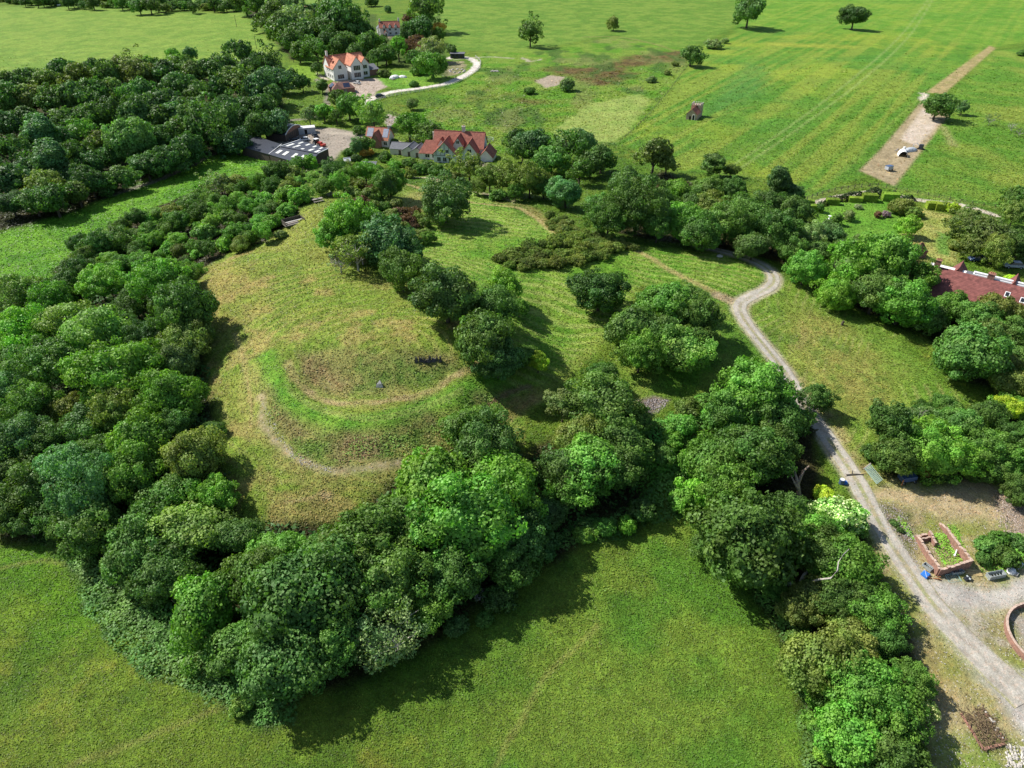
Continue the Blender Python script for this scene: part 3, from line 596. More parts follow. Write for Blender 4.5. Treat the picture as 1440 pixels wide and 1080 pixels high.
KNAME = {'round':('broadleaf_tree','round crowned broadleaf tree','tree'),'oak':('oak_tree','spreading oak tree','tree'),'ash':('ash_tree','airy ash tree','tree'),'far':('broadleaf_tree','leafy broadleaf tree','tree'),'farash':('ash_tree','airy broadleaf tree','tree'),
 'bush':('bush','rounded bush','bush'),'gorse':('gorse_bush','low spiky gorse bush','bush'),'tall':('tall_tree','tall narrow tree','tree'),'pine':('pine_tree','tall ragged pine tree','tree'),'willow':('willow_tree','twiggy willow tree','tree'),'sparse':('thin_tree','thin half bare tree','tree'),
 'flower':('elder_bush','bush covered in white blossom','bush'),'topiary':('topiary_bush','clipped egg shaped bush','bush'),'block':('hedge_block','clipped square hedge block','hedge'),'dead':('dead_tree','bare dead tree','tree')}
ORD = 'first second third fourth fifth sixth seventh eighth ninth tenth eleventh twelfth thirteenth fourteenth fifteenth sixteenth seventeenth eighteenth nineteenth twentieth'.split()
ORD += ['twenty-'+x for x in ORD[:9]]+['thirtieth']+['thirty-'+x for x in ORD[:9]]
TREES = []
def tree(u, v, r, tint='g', kind=None, zone='', zs=1.0, label=None, name=None, rot=None, dark=1.0):
    """crown centre and crown radius in photo pixels -> a tree rooted on the terrain"""
    R = 6.0; kd = kind
    for _ in range(4):
        q = G(u, v, CZ[kd or 'far']*R*zs*.95); R = r*mpp(Vector((q.x,q.y,q.z+CZ[kd or 'far']*R*zs)))
    if kd is None:
        far = q.y > 215
        kd = random.choice(['far','far','farash'] if far else ['round','round','oak','ash'])
    cm_, tm = random.choice(PROTO[kd]); nm = name or KNAME[kd][0]
    e = empty(nm, (q.x, q.y, ground(q.x,q.y)-.1), random.uniform(0,6.28) if rot is None else rot)
    e.scale = (R*random.uniform(.9,1.14), R*random.uniform(.9,1.14), R*zs*random.uniform(.88,1.16))
    t_ = link('trunk', tm, None, e); c = link('crown' if KNAME[kd][2] == 'tree' else 'foliage', cm_, None, e)
    if KNAME[kd][2] != 'tree': t_.name = 'stem'
    col = albedo(*TINT[tint], k=.56)*random.uniform(.78,1.24)*dark
    col = col*((.86,.92,1.02) if 'upper left' in zone else (1,1,1))  # far wood tinted darker and bluer, distance haze put into the leaf colour
    col = col*np.array([random.uniform(.92,1.16), 1, random.uniform(.84,1.02)])
    c.color = (*[float(min(.9,x)) for x in col], 1)
    e['category'] = KNAME[kd][2]
    TREES.append((e, u, v, tint, kd, zone, label, r)); return e
def batch(zone, items):
    for it in items.split(';'):
        it = it.split()
        if not it: continue
        u, v, r = map(float, it[:3]); r *= 1.14 if 'white houses' in zone else 1.2 if 'upper left' in zone else (1.08 if 'wood' in zone or 'belt' in zone else 1.0); t = it[3] if len(it) > 3 else random.choice('ggbdo'); k = it[4] if len(it) > 4 else None
        tree(u, v, r, t, k, zone, zs=float(it[5]) if len(it) > 5 else 1.0)
def inpoly(u, v, pl):
    c = False
    for i in range(len(pl)):
        (x1,y1),(x2,y2) = pl[i], pl[(i+1)%len(pl)]
        if (y1 > v) != (y2 > v) and u < (x2-x1)*(v-y1)/(y2-y1)+x1: c = not c
    return c
def fill(zone, pl, rmin, rmax, tints, kind=None, gap=1.25, tries=1500):
    us = [p[0] for p in pl]; vs = [p[1] for p in pl]; got = []
    for _ in range(tries):
        u = random.uniform(min(us), max(us)); v = random.uniform(min(vs), max(vs)); r = random.uniform(rmin, rmax)
        if not inpoly(u, v, pl): continue
        if any(math.hypot(u-a, (v-b)*1.25) < gap*(r+c)*.5 for a, b, c in got): continue
        if any(T[5] == zone and math.hypot(u-T[1], (v-T[2])*1.25) < gap*.5*(r+T[7]) for T in TREES): continue
        got.append((u, v, r)); tree(u, v, r, random.choice(tints), random.choice(kind) if isinstance(kind,(list,tuple)) else kind, zone)
# --- wood at the upper left
Z='in the dark wood at the upper left'
batch(Z, """12 115 20 g;38 110 18 d;62 112 18 o;86 102 16 g;108 112 19 o;132 100 18 d;152 112 18 g;172 97 16 o;190 106 18 n;210 99 18 g;232 102 18 d;255 94 17 g;272 102 16 o;243 76 8 b farash;266 77 8 t far;
292 97 18 d;315 95 19 g;340 80 19 d;358 95 20 d;376 97 17 g;388 112 17 t;15 140 22 g;45 141 20 o;75 141 22 g;105 143 22 d;135 138 20 g;165 136 20 o;200 138 22 g;230 143 22 d;250 125 18 d;275 128 19 g;305 128 19 d;335 120 22 o;365 125 20 t;386 138 14 d;
10 175 21 d;35 165 18 g;95 170 20 d;130 168 20 g;160 165 18 d;190 165 20 d;225 165 20 g;252 160 20 d;285 160 20 g;320 155 20 d;348 150 18 g;372 152 17 d;12 215 22 d;58 190 24 t tall .75;108 185 21 b;188 208 29 p round;160 218 18 d;225 200 22 d;250 188 24 g;280 185 26 g;312 175 20 d;340 165 16 d;
72 225 24 t tall .8;110 222 22 g;10 250 24 k;35 235 16 k;130 232 16 d;42 262 11 y bush;150 262 15 w bush;15 285 18 k;95 250 16 k;205 232 20 d;240 225 18 d;270 212 18 d;300 200 16 d;225 232 16 d""")
fill(Z, [(0,215),(60,200),(200,200),(330,165),(395,150),(392,172),(330,200),(250,228),(170,258),(110,272),(60,290),(0,300)], 20, 26, 'gdtgo', 'far', 1.15)
# --- scrub belt down the north-west flank of the hill
Z='in the scrub belt along the north-west flank of the hill'
batch(Z, """140 345 19 d;112 345 15 d;190 306 16 d;215 326 16 p;168 338 17 g;310 260 15 w;395 330 9 w bush;345 322 12 t;420 230 12 b ash;545 262 22 g;520 275 14 o bush;500 262 14 n gorse""")
fill(Z, [(100,385),(140,330),(185,312),(240,290),(310,255),(360,252),(430,238),(490,236),(545,240),(560,252),(500,262),(445,268),(420,282),(405,300),(380,325),(330,345),(285,362),(262,385)], 11, 18, 'ggbbbgopbg', ['oak','round','ash','bush'], 1.02)
# --- wood on the western slope
Z='in the wood on the western slope of the hill'
batch(Z, """227 400 34 b;165 378 22 g;142 402 26 b;112 382 20 k;28 415 30 p;70 425 30 b ash;20 472 38 l oak;88 452 34 p oak;130 468 44 p oak;190 430 24 g;180 462 18 k;262 392 16 g;200 372 18 g;95 400 20 g;
258 440 38 g round;262 478 28 o;250 512 26 w;212 470 22 k;80 515 38 g;172 532 42 b round;12 545 28 t;15 505 28 g;247 556 36 b oak;50 575 32 g;128 590 30 d;90 570 28 o;
207 620 38 b oak;278 645 36 o round;30 625 36 t;105 655 36 t;20 675 34 d;148 632 30 g;185 672 36 b;130 695 38 t;238 690 36 g;305 700 30 b ash;62 695 36 g;10 722 30 d;70 620 32 d;215 570 22 d;165 585 30 o;250 600 26 d;300 600 16 g;
40 740 22 d;85 722 30 g""")
# --- front belt
Z='in the tree belt below the mound'
batch(Z, """127 735 42 g;190 778 44 d round;275 745 44 p oak;335 755 30 d;235 810 34 d;285 862 52 b oak;365 805 46 g;430 845 70 d oak;345 910 44 g oak;400 940 52 d oak;470 905 44 g;540 825 46 g round;510 765 52 g;395 770 32 b oak;340 990 14 p bush;450 770 36 g;
538 892 52 w willow;605 690 58 b round;568 730 46 g;662 740 60 b round;700 690 46 b;640 800 46 g;600 855 34 b;590 800 34 d;725 750 36 d;720 790 32 g;675 838 12 w dead;680 870 14 g bush;
668 604 34 g round;690 640 34 d;728 664 20 k;650 650 28 g;748 700 20 n bush;770 720 26 k;760 770 28 d bush;640 880 18 k bush;700 840 22 d bush;560 790 26 d""")
# --- trees on the hill top
Z='in the grove on the summit lawn'
batch(Z, """490 315 38 b ash;508 352 22 w sparse;485 345 20 b sparse;465 330 26 b ash;500 350 34 o sparse;478 370 18 w dead;540 345 38 t round;575 355 26 t;565 385 30 g round;540 330 26 t;548 258 20 b;600 318 0.1 g""".replace(';600 318 0.1 g',''))
batch('on the summit lawn', "625 289 34 d round .82;628 420 42 d round;690 432 34 d oak;680 478 44 d round;715 398 28 l ash;730 432 16 l ash;757 508 18 y ash;735 500 20 g;700 510 26 k;843 410 34 d round")
fill('in the heather-brown scrub beside the summit grove', [(480,268),(520,265),(545,285),(590,300),(612,335),(590,345),(560,318),(520,300),(490,290)], 9, 14, 'nnrog', ['gorse','bush'], 1.0)
fill('in the gorse island on the bailey lawn', [(690,362),(740,345),(800,332),(850,336),(872,348),(850,362),(780,372),(720,378)], 9, 14, 'noonoo', ['gorse'], .95)
fill('in the gorse beside the worn path', [(770,300),(790,305),(815,325),(840,330),(900,345),(880,352),(820,335),(775,320)], 7, 10, 'nno', ['gorse','bush'], .95)
# --- clump east of the ditch
batch('in the clump between the ditch and the track', "887 460 40 g round;935 425 40 b round;955 490 38 p oak;900 500 30 b;985 450 34 g;965 420 28 d;925 470 34 d;985 480 26 g")
# --- tall trees below the ditch
batch('in the group below the ditch path', "792 566 34 w ash;850 570 46 g round;815 605 34 o;830 650 48 b round;795 665 34 d;880 620 38 g;870 665 36 g;810 695 30 b;900 600 22 g;850 530 24 g")
# --- trees beside the stone track
Z='in the tree line west of the stone track'
batch(Z, """1060 548 44 b round;1030 585 34 g;1085 585 36 g;1150 560 24 g ash;1130 585 20 g sparse;1000 650 42 b oak;1055 640 44 g round;1095 630 34 g;1020 700 42 b;970 655 24 l bush;1053 765 62 g round;1010 760 30 g;1095 720 32 d;
1150 740 30 b;1180 725 34 p flower;1160 700 16 y bush;1185 790 46 b oak;1160 780 32 g;1140 835 34 o;1180 840 34 g;1232 858 32 b round;1120 860 30 o;1155 920 50 o oak;1200 905 36 o;1285 955 28 b ash;1240 900 26 g;1215 975 42 b round;1262 1010 44 b;1306 1000 16 p flower;1180 985 28 g;1205 1045 46 b round;1260 1060 44 g;1170 1040 26 g;1150 980 20 l bush""")
# --- right: wood above the meadow
Z='in the tree line above the east meadow'
batch(Z, """1133 378 26 b;1193 375 44 l ash;1175 415 24 l oak;1150 350 24 g;1250 372 42 b round;1270 425 40 b round;1230 415 32 g;1337 430 27 b round;1290 402 28 b;1300 440 30 g;1355 500 44 g round;1400 440 30 o;1432 470 24 g;1375 450 24 g;1412 510 26 o;1430 540 26 n;1425 505 24 g;1392 475 24 o""")
Z='in the mixed trees beyond the bend of the track'
batch(Z, """850 290 24 g;855 312 28 g;895 305 32 g round;925 320 24 g;958 312 32 b round;920 280 26 g;985 330 26 g;1000 292 26 o;1022 318 30 g;1050 300 30 g;1000 265 22 g;1060 345 24 d;1092 325 32 g;1115 300 24 d;1135 335 22 w;1165 330 24 t;950 265 24 b;880 260 26 d;1090 285 24 d;1030 270 20 g;1180 355 20 g;975 290 22 d;1205 345 14 w;1115 355 18 g""")
batch('standing tall above the mixed trees at the field edge', "1096 252 22 k tall .95;1116 272 18 k tall .6;1006 226 20 d tall .7;920 219 26 n farash;938 228 18 n farash;1028 240 9 n far")
# --- central band below the pale paddock
batch('in the row below the pale paddock', "724 197 17 d;752 206 24 t;776 222 24 g;800 210 24 g;822 202 18 t;846 222 24 g;815 240 22 g;735 215 18 d;830 232 18 d")
batch('standing alone beside the curved lawn edge', "796 271 25 t round")
batch('in the loose row behind the summit lawn', "660 236 20 o;688 250 20 o ash;715 250 23 o ash;745 256 23 o ash;765 265 16 d;700 275 12 g bush;672 262 14 o;725 272 12 g;640 250 12 n bush;612 240 12 g bush;590 240 12 g bush;575 245 11 o bush")
# --- around the cottages
Z='around the cottage gardens'
batch(Z, """575 180 20 b;606 183 20 g;525 164 17 p;490 150 20 g;475 140 14 g;455 158 14 b;435 165 13 w;473 165 12 g;505 185 9 g bush;500 208 12 t pine .7;513 205 12 g;510 216 7 u pine .5;522 215 6 u pine .5;540 222 10 g bush;556 230 10 l bush;575 230 12 g bush;500 225 10 k bush;
533 240 10 g bush;600 232 10 d bush;615 240 10 g bush;490 215 9 g bush;440 155 10 g;436 230 12 b;552 200 8 d bush;580 147 8 w;425 118 12 d;452 118 11 d tall .7;410 105 8 d""")
# --- around the villas
Z='around the far white houses'
batch(Z, """536 60 9 g far;560 56 8 d far;445 95 9 g far;575 50 11 d far;618 52 10 g far;635 70 8 d far;490 60 13 d far;385 22 20 g;398 42 22 d;405 18 22 w far;412 35 22 w;425 48 20 d;408 62 16 g;430 25 16 k;475 34 26 d far;455 48 18 g;465 18 16 g;500 38 18 g;515 48 14 g;598 20 22 g;595 42 18 d;575 28 9 r;520 64 15 g;542 76 14 g;560 70 14 b;575 70 11 r;500 72 12 d;480 66 13 d;445 72 14 g;420 72 14 g;530 82 10 d;
610 68 17 w far;608 92 16 b far;460 62 14 d;588 60 8 r;616 40 7 u;546 14 6 t bush;522 4 8 d bush;443 12 8 t bush;580 82 12 d;590 100 9 g bush;583 118 6 g bush;548 88 4 y bush;541 104 7 o bush;360 10 16 g;345 5 14 d;375 5 16 d;500 20 8 g""")
# --- hedge along the far top edge
fill('in the hedgerow along the far top edge', [(-30,2),(60,4),(150,8),(200,10),(330,12),(340,4),(200,2),(60,-4),(-30,-6)], 6, 9, 'gdkdo', ['far','bush'], .9, 900)
batch('in the hedgerow along the far top edge', "210 6 14 d;195 8 12 d;300 8 9 g")
# --- field trees
for u, v, r, t, k, lb in [(746,48,16,'g','farash','airy green tree alone in the pasture above the rushes'),(863,34,9,'o','far','small olive tree on the bank at the top of the rough pasture'),(745,128,8,'g','bush','small green bush left of the earth scrape in the pasture'),
 (798,122,12,'w','bush','rounded grey green bush right of the earth scrape'),(915,112,7,'w','bush','small grey bush near the fence of the rough pasture'),(938,103,5,'n','bush','tiny brown bush beside the pasture fence line'),
 (1053,18,21,'d','far','large dark round tree at the top of the field boundary'),(1202,23,19,'k','oak','dark flat topped oak alone in the upper crop field'),(1004,63,11,'w','bush','grey bush in the boundary below the large round tree'),(1019,58,6,'w','bush','small grey bush touching a larger grey bush on the boundary'),
 (972,78,15,'d','far','dark tree at the lower end of the field boundary'),(1319,148,21,'g','far','large round tree covering the middle of the earth strip'),(1354,152,10,'t','far','small dark tree just right of the round tree on the earth strip'),
 (1393,168,8,'w','sparse','half bare grey shrub in the right hand pasture'),(1424,178,7,'w','dead','bare pale shrub near the right edge of the pasture'),(1434,186,6,'w','sparse','thin grey shrub at the right edge of the pasture'),(1436,75,6,'g','bush','small bush at the right edge beyond the earth strip'),(1430,280,18,'g','far','round green tree at the right edge beside the lane'),
 (950,90,5,'o','bush','low bush on the fence line below the boundary tree')]:
    tree(u, v, r, t, k, 'x', label=lb)
# --- big garden on the right
G_ = [(1148,293,9,'h','block','leftmost yellow green hedge block beside the dark trees'),(1171,283,9,'h','block','second yellow green hedge block of the garden row'),(1203,280,8,'h','block','third yellow green hedge block of the garden row'),(1223,278,10,'h','block','fourth and longest yellow green hedge block of the garden row'),(1252,277,10,'h','block','rightmost yellow green hedge block of the garden row'),
 (1137,285,7,'h','block','small yellow green hedge block at the corner of the garden row'),(1153,292,7,'g','topiary','tall clipped egg shaped bush at the left of the garden lawn'),(1178,309,8,'g','topiary','low clipped green dome near the white garden ornament'),(1196,303,8,'w','far','small grey leaved tree on the garden lawn'),(1207,291,5,'w','flower','pale flowering shrub below the hedge blocks'),
 (1235,301,6,'r','topiary','reddish dome bush at the edge of the lawn bed'),(1246,302,6,'s','bush','mauve flowering bush beside the reddish dome'),(1266,292,18,'o','bush','large olive bush in the middle of the garden bed'),(1280,318,17,'l','far','bright green round tree beside the mown hay'),(1284,300,12,'o','bush','olive bush behind the bright green round tree'),
 (1312,289,9,'h','block','light green hedge block along the lane'),(1325,291,9,'h','block','light green hedge block next along the lane'),(1340,294,10,'y','bush','yellow green bush at the end of the lane hedge'),(1260,350,10,'w','bush','grey bush at the foot of the garden lawn')]
for u, v, r, t, k, lb in G_: tree(u, v, r, t, k, 'x', label=lb, rot=-.15 if k == 'block' else None)
batch('between the garden and the long red roof', "1370 320 24 n farash;1395 330 26 n farash;1372 345 20 n farash;1400 352 22 o;1420 330 22 g;1425 305 18 o;1360 305 14 w;1432 350 18 g;1345 345 12 n bush;1345 330 10 o bush;1420 390 7 y bush")
# --- right lower band above the yard
batch('in the band of trees above the bare yard', "1253 600 38 g ash;1262 640 34 g round;1300 615 30 l ash;1312 645 32 b;1345 600 28 g;1355 645 32 l;1385 585 26 g;1390 630 34 b;1415 575 18 y;1425 610 26 g;1430 650 26 b;1405 660 22 g;1230 640 16 g bush;1290 590 22 w sparse;1436 695 20 g;1375 665 18 g;1330 570 18 g;1258 592 20 w sparse;1284 612 20 w willow;1310 600 18 w sparse;1262 615 22 w sparse;1325 668 14 g;1300 580 16 g;1340 575 20 g;1432 572 18 l")
batch('beside the brick ruin', "1395 770 20 g bush;1415 782 20 g bush;1382 785 14 g bush;1432 765 14 d bush;1405 758 14 b bush;1258 735 6 d bush;1266 745 5 d bush;1320 762 0.1 g".replace(';1320 762 0.1 g',''))
batch('in the bushes at the foot of the motte', "960 600 20 b bush;945 620 18 l bush;930 640 18 g bush;965 575 18 o bush;1000 590 16 b bush;985 690 26 l bush;960 700 22 b bush;880 740 18 l bush;850 745 16 b bush;820 755 14 b bush;905 720 22 d bush;1090 830 18 b bush;1110 850 18 l bush;1080 800 14 g bush;1120 900 18 g bush;1140 960 20 l bush;1150 1020 18 b bush;1160 1060 18 l bush")
def finish_labels():
    from collections import defaultdict
    D = defaultdict(list)
    for T in TREES:
        if T[6]: T[0]['label'] = T[6]; T[0]['group'] = 'separate trees and shrubs of fields and garden' if 0 else None; del T[0]['group']; continue
        D[(T[5], T[3], KNAME[T[4]][1])].append(T)
        T[0]['group'] = ('bushes ' if KNAME[T[4]][2] == 'bush' else 'trees ')+T[5]
    for (zone, tint, kn), L_ in D.items():
        L_.sort(key=lambda T: T[1]); n = len(L_)
        for i, T in enumerate(L_):
            if n == 1: s = f'the only {TNAME[tint]} {kn} {zone}'
            elif n == 2: s = f'{("left","right")[i]} one of two {TNAME[tint]} {kn}s {zone}'
            else: s = f'{ORD[i]} from the left of {n} {TNAME[tint]} {kn}s {zone}'
            w = s.split()
            if len(w) > 16:
                s = s.replace('in the wood on the western slope of the hill','on the western slope').replace('in the scrub belt along the north-west flank of the hill','in the north-west scrub').replace(' in the dark wood at the upper left',' in the upper left wood').replace('in the tree belt below the mound','below the mound').replace('in the tree line west of the stone track','west of the track').replace('in the mixed trees beyond the bend of the track','beyond the track bend').replace('in the band of trees above the bare yard','above the bare yard').replace('in the heather-brown scrub beside the summit grove','beside the summit grove').replace('in the tree line above the east meadow','above the east meadow').replace('in the hedgerow along the far top edge','in the far hedgerow').replace('in the bushes at the foot of the motte','at the motte foot').replace('standing tall above the mixed trees at the field edge','above the mixed trees').replace('between the garden and the long red roof','by the long red roof').replace('in the clump between the ditch and the track','between ditch and track').replace('in the gorse island on the bailey lawn','in the gorse island').replace('in the loose row behind the summit lawn','behind the summit lawn').replace('in the grove on the summit lawn','in the summit grove').replace('in the group below the ditch path','below the ditch path')
            T[0]['label'] = ' '.join(s.split()[:16])
finish_labels()
print('TREES', len(TREES))
# --- undergrowth: leafy ground cover nobody could count
def undergrowth(name, label, polys, col, dens, size, height, seed):
    rng = np.random.default_rng(seed); PP, NN, TT_, SS = [], [], [], []
    for pl in polys:
        W = poly_w(pl); x0, y0 = W.min(0); x1, y1 = W.max(0); n = int((x1-x0)*(y1-y0)*dens)
        x = rng.uniform(x0, x1, n); y = rng.uniform(y0, y1, n); wx = x+(fbm(x, y, 4, 2, 3)-.5)*3; wy = y+(fbm(x, y, 4, 2, 4)-.5)*3
        sd = sd_poly(wx, wy, W); ok = sd > -.3; x, y, sd = x[ok], y[ok], sd[ok]
        mound = fbm(x, y, 2.4, 3, seed); h = height*(.15+1.3*mound)*sstep(-.3, 1.5, sd)
        e = .3; nx = (fbm(x+e, y, 2.4, 3, seed)-fbm(x-e, y, 2.4, 3, seed))/(2*e)*height*1.3; ny = (fbm(x, y+e, 2.4, 3, seed)-fbm(x, y-e, 2.4, 3, seed))/(2*e)*height*1.3
        keep = (rng.random(len(x)) < .35+mound) if name != 'rough_grass' else (fbm(x,y,5,4,55) > .49+.06*rng.random(len(x)))
        nn = unit(np.stack([-nx, -ny, np.ones(len(x))], 1)+rng.normal(0,.35,(len(x),3)))
        PP.append(np.stack([x, y, hgt(x, y)+h*rng.uniform(.75,1.05,len(x))], 1)[keep]); NN.append(nn[keep]); SS.append((size*rng.uniform(.6,1.4,len(x)))[keep])
        c = np.ones((len(x),3))*rng.uniform(.75,1.25,(len(x),1)); c *= (.75+.5*fbm(x, y, 6, 3, seed+5))[:,None]; c[:,0] *= .8+.5*fbm(x, y, 5, 2, seed+9); TT_.append(c[keep])
    PP, NN, TT_, SS = map(np.concatenate, (PP, NN, TT_, SS)); V, Fq = quads_at(PP, NN, SS, rng)
    me = mesh_np(name, V, Fq); a = me.attributes.new('tint','FLOAT_COLOR','POINT'); T4 = np.repeat(TT_, 4, 0)
    a.data.foreach_set('color', np.concatenate([T4, np.ones((len(T4),1))],1).astype(np.float32).ravel())
    o = link(name, me, LEAF); o.color = (*albedo(*col, k=.72), 1); tag(o, label, name.replace('_',' '), kind='stuff'); print(name, len(V)//4)
undergrowth('bramble_undergrowth','green bramble strip along the foot of the front tree belt',[[(60,740),(95,735),(150,790),(230,850),(310,905),(345,930),(425,975),(405,1020),(345,994),(295,988),(245,968),(195,938),(160,900),(120,858),(105,805),(88,762)],
  [(740,760),(800,735),(860,725),(905,700),(930,655),(990,660),(1010,700),(985,720),(930,725),(900,745),(850,765),(780,775)],[(1060,800),(1110,790),(1140,860),(1160,960),(1190,1075),(1130,1085),(1130,990),(1105,900),(1065,840)]], (86,122,56), 28, .19, 1.0, 3)
undergrowth('hillside_brambles','bright green brambles between the ditch trees and the stone track',[[(900,600),(935,585),(960,580),(985,585),(1010,610),(1000,640),(960,660),(925,680),(900,700),(890,650)],[(960,560),(1020,555),(1030,575),(985,580)]], (84,132,50), 24, .2, 1.4, 7)
undergrowth('rough_grass','rough weeds and grass tussocks on the terrace slopes of the mound',[[(372,545),(400,575),(440,605),(520,614),(600,596),(660,564),(712,540),(722,560),(690,592),(640,620),(560,640),(480,655),(420,636),(380,592)]], (104,136,60), 9, .14, .35, 11)
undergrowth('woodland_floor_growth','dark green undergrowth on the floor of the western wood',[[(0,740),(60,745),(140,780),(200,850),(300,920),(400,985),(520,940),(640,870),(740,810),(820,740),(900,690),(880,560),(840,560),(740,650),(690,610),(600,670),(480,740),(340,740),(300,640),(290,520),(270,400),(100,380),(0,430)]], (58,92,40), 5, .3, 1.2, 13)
undergrowth('ruin_weeds','bright green weeds growing among rubble around the brick ruin',[[(1300,752),(1322,750),(1352,790),(1320,800)],[(1375,760),(1440,750),(1450,800),(1375,806)],[(1328,738),(1345,740),(1352,770),(1340,765)],[(1262,725),(1276,738),(1282,758),(1268,745)]], (112,160,60), 40, .12, .7, 17)
undergrowth('garden_hedging','mixed dark hedge plants behind the clipped garden hedge row',[[(1150,290),(1175,280),(1230,273),(1290,280),(1290,284),(1230,279),(1175,286),(1152,294)]], (50,70,34), 40, .25, 2.4, 19)

# --- short grass blades over the near fields
rng = np.random.default_rng(77); n = 800000
yy = np.exp(rng.uniform(math.log(38), math.log(520), n)); yy = yy[rng.random(n) < 1-sstep(190,500,yy)]; n = len(yy); xx = rng.uniform(-1,1,n)*(yy*.82+38)
gc, gr, gs = gcol(xx, yy); ok = (gs < .25) | (rng.random(n) < .12*(gs < .9)); xx, yy, gc, gr = xx[ok], yy[ok], gc[ok], gr[ok]
nn = unit(np.stack([rng.normal(0,.42,len(xx)), rng.normal(0,.42,len(xx)), np.ones(len(xx))],1)); clump = fbm(xx, yy, 1.6, 3, 201)
PP = np.stack([xx, yy, hgt(xx,yy)+.03+gr*(fbm(xx,yy,2.,3,3)-.5)*.35+(.04+.22*gr)*clump*rng.uniform(.6,1.2,len(xx))],1)
V, Fq = quads_at(PP, nn, (.0011*yy+.03)*rng.uniform(.6,1.5,len(xx))*(.8+.5*gr), rng, (.25,.8))
T4 = gc*rng.uniform(.72,1.3,(len(xx),1))*(.75+.5*clump)[:,None]*np.array([1.0,1,1]); T4[:,0] *= rng.uniform(.9,1.28,len(xx)); T4[:,1] *= .96; T4 = np.repeat(T4,4,0)
me = mesh_np('grass', V, Fq); a = me.attributes.new('tint','FLOAT_COLOR','POINT'); a.data.foreach_set('color', np.concatenate([T4, np.ones((len(T4),1))],1).astype(np.float32).ravel())
o = link('grass', me, LEAF); o.color = (1.12,1.12,1.12,1); tag(o, 'short tufted grass covering the hill and the nearer fields', 'grass', kind='stuff')
# ================================================================ BUILDINGS AND OBJECTS
WHITE = simple('white_render', (.74,.73,.70), .85, var=.07, scale=.6, bump=.1)
OFFW = simple('cream_render', (.62,.58,.50), .85, var=.1, scale=.8, bump=.1)
ROOF_O = striped('orange_tiles', (.47,.20,.12), (.28,.11,.07), 2, .22, .85, .22)
ROOF_R = striped('red_tiles', (.36,.135,.095), (.22,.08,.06), 2, .22, .85, .25)
ROOF_B = striped('brown_tiles', (.25,.13,.10), (.15,.08,.065), 2, .22, .85, .25)
ROOF_M = striped('maroon_tiles', (.20,.072,.062), (.13,.045,.04), 2, .2, .8, .2)
SLATE = striped('slate', (.13,.135,.15), (.08,.085,.1), 2, .25, .7, .15)
BLACKM = striped('dark_metal_sheet', (.05,.055,.07), (.028,.03,.04), 0, .5, .45, .12)
CLAD = striped('weathered_boards', (.105,.08,.065), (.04,.03,.028), 0, .35, .85, .18)
GLASS = simple('window_glass', (.02,.025,.03), .12, var=.2, bump=0, spec=.6)
FRAME = simple('frame_white', (.75,.75,.74), .6, var=.05, bump=0)
SKYL = simple('translucent_sheet', (.62,.63,.58), .6, var=.15, bump=0)
SOLAR = striped('solar_cells', (.03,.04,.08), (.10,.11,.13), 0, .5, .2, .06)
SOLARL = striped('pale_solar_cells', (.30,.33,.40), (.6,.6,.62), 0, .5, .2, .12)
BRICK = striped('brick', (.29,.15,.11), (.27,.2,.165), 2, .09, .95, .18)
COPING = simple('worn_brick_top', (.46,.34,.27), .95, var=.35, scale=4)
CONC = simple('concrete', (.45,.44,.41), .9, var=.2, scale=2)
STONEM = simple('pale_stone', (.46,.43,.38), .95, var=.3, scale=3)
DSTONE = simple('dark_rock', (.07,.065,.07), .95, var=.5, scale=3)
WOOD = simple('grey_timber', (.26,.23,.20), .9, var=.25, scale=4)
DWOOD = simple('dark_timber', (.10,.085,.07), .9, var=.25, scale=4)
YWOOD = simple('fresh_timber', (.55,.42,.2), .85, var=.2, scale=4)
STEEL = simple('galvanised_steel', (.42,.46,.47), .5, metal=.4, var=.15, scale=3)
RUST = simple('rusty_iron', (.30,.13,.06), .95, var=.4, scale=4)
TYRE = simple('tyre_rubber', (.02,.02,.02), .9, var=.1, bump=0)
BLUE = simple('blue_tarpaulin', (.03,.16,.52), .6, var=.15, scale=3)
TARP = simple('white_tarpaulin', (.72,.72,.70), .7, var=.15, scale=1.5, bump=.5)
SOIL = simple('brown_twigs', (.17,.12,.07), .95, var=.5, scale=6)
FENCEM = simple('fence_timber', (.42,.40,.36), .9, var=.2, scale=3)
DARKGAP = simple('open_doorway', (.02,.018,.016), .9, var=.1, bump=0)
def paint(name, col): return simple(name, col, .3, var=.06, scale=1, bump=0, spec=.5)
P_WHITE, P_DARK, P_SILV, P_RED, P_BLUE, P_GREEN = paint('white_paint',(.75,.75,.74)), paint('black_paint',(.03,.035,.045)), paint('silver_paint',(.42,.45,.48)), paint('red_paint',(.45,.05,.03)), paint('blue_paint',(.06,.10,.2)), paint('green_grey_paint',(.25,.36,.32))
